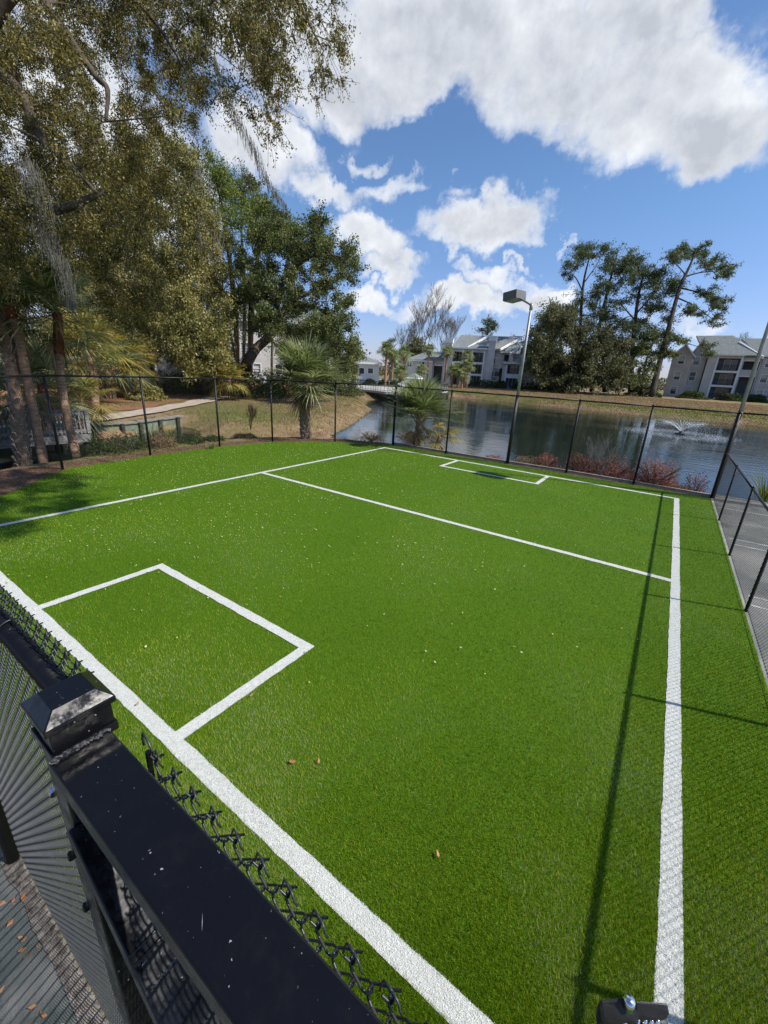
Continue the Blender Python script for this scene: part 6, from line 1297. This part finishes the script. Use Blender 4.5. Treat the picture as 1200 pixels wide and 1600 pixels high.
# palms near the buildings
fp_ = [(601, 604, 545, 62, 1.5, 'slender palm beside the pool house'), (611, 604, 556, 64, 1.3, 'short palm right of the slender pool house palm'), (629, 596, 553, 72, 2.0, 'round headed palm left of the centre building'), (625, 606, 583, 60, 1.7, 'low full palm behind the pool loungers'),
       (668, 598, 547, 84, 1.7, 'tall thin palm in front of the left wing'), (696, 598, 550, 82, 1.8, 'tall palm in front of the left chimney'), (727, 606, 557, 80, 1.7, 'palm in front of the first balcony column'), (706, 606, 580, 76, 1.7, 'left palm of the cluster before the balconies'), (716, 606, 576, 77, 1.7, 'middle palm of the cluster before the balconies'), (730, 607, 572, 76, 1.6, 'right palm of the cluster before the balconies'), (722, 607, 585, 75, 1.6, 'lowest palm of the cluster before the balconies'), (657, 600, 578, 76, 1.5, 'small palm beside the pyramid roofed pavilion')]
for k, (px, yb, yt, dep, cr_, lb) in enumerate(fp_):
    a = D(px, yb, dep); b_ = D(px + (yb - yt) * .06, yt, dep); zg = hz(a[0], a[1]); palm('palm_tree', lb, [(b_[0], b_[1], zg, .22), (b_[0], b_[1], (zg + b_[2]) / 2, .2), (*b_, .2)], cr_, 'palms beside the pool and the centre building', nf=26, seed=50 + k, pet=.4, nl=14, lw=.12, dead=4, elmin=-35, sag=.45)
# hedges and shrubs before the buildings
hg = [(FC1, 775, 603, 34, 1.1, 'clipped green hedge left of the stair opening of the centre building'), (FC1, 777.5, 606, 9, 1.15, 'round shrub beside the stair opening'), (FC1, 806, 609, 9, 1.1, 'round shrub in front of the porch bay'), (FC1, 828, 610, 12, 1.0, 'low shrub below the right wing windows'), (FC1, 850, 610, 14, 1.0, 'dark shrub in front of the right wing'), (FC1, 872, 612, 12, 1.0, 'dark shrub at the right end of the centre building'),
      (FC2, 1004, 622, 24, 1.5, 'low bright palmetto thicket under the pines'), (FC2, 1080, 626, 20, 1.1, 'long rounded hedge at the left gables of the right building'), (FC2, 1139, 630, 17, 1.1, 'rounded hedge below the balconies of the right building'), (FC2, 1178, 632, 14, 1.1, 'rounded hedge right of the lamp post')]
hx = [757, 781, 808, 829, 851, 874, 1004, 1080, 1139, 1179]
for k, (f_, _, py, w, h, lb) in enumerate(hg):
    dep = 83 if f_ is FC1 else 79; dep = 76 if k == 6 else dep
    p = D(hx[k], py, dep); m_ = dep / F; z = hz(p[0], p[1])
    bush('hedge', lb, (p[0], p[1], z - .05), (w * m_ * (1.0 if k else .9), 1.2, h * 1.25), 3600, .22, .12, MT['shrub'] if k != 6 else MT['greengrass'] if False else MT['shrub'], 'hedge', 'hedges in front of the apartment buildings', 80 + k, hollow=.75)
# hedge behind the loungers, cars far away
for k, (px, lb) in enumerate([(578, 'hedge below the pool house windows'), (600, 'hedge behind the teal loungers'), (618, 'hedge right of the pool house')]):
    p = D(px, 592, 64); bush('hedge', lb, (p[0], p[1], .3), (1.2, .7, .9), 1600, .2, .1, MT['shrub'], 'hedge', 'hedges behind the pool deck', 95 + k, hollow=.7)
def car(px, dep, label, m_):
    p = D(px, 610, dep); z = hz(p[0], p[1]); v = p[:2] / np.linalg.norm(p[:2]); u = np.array([v[1], -v[0], 0]); n_ = np.array([v[0], v[1], 0]); t = empty('parked_car', (p[0], p[1], z), label, 'car')
    def q(a, b_, c): return np.array([p[0], p[1], z]) + u * a + n_ * b_ + np.array([0, 0, c])
    prof = [(-2.2, .35), (-2.2, .8), (-1.5, .92), (-.9, 1.42), (.8, 1.42), (1.5, .95), (2.15, .8), (2.2, .35)]
    mb = MB(); mb.prism([q(a, -.85, c) for a, c in prof], n_ * 1.7); mb.build('body', m_, t, bevel=.08)
    mb = MB(); mb.prism([q(a, -.87, c) for a, c in [(-1.35, .95), (-.85, 1.34), (.72, 1.34), (1.3, .97)]], n_ * .02); mb.build('side_window', MT['glass'], t)
    for a in (-1.4, 1.4):
        for b_ in (-.8, .8): mb = MB(); mb.tube([q(a, b_ - .1, .33), q(a, b_ + .1, .33)], .33, 14); mb.build('wheel', MT['black'], t)
car(965, 118, 'white car parked far behind the pines', MT['carw'])
# far wood behind everything
def far_wood(name, pxs, dep, h, seed, label, m_):
    g = np.random.default_rng(seed); C = []
    for px in np.arange(*pxs):
        p = D(px, 600, dep + g.uniform(-14, 14)); hh = h * g.uniform(.5, 1.05)
        n_ = 170; c = np.array([p[0], p[1], 0]) + np.column_stack([g.normal(0, 2.4, n_), g.normal(0, 2.4, n_), g.uniform(0.2, 1, n_) * hh]); C.append(c)
    C = np.concatenate(C); V, Fq = leaves(C, 1.1, .6, 0, g=g); return tag(npmesh(name, V, Fq, m_), label, 'woods', kind='stuff')
far_wood('distant_woods', (-900, 560, 7), 135, 12, 1, 'distant dark woods seen through the trees of the left bank', MT['faroak'])
far_wood('distant_treeline', (540, 1600, 9), 185, 7.5, 2, 'low distant treeline behind the apartment buildings', MT['faroak'])
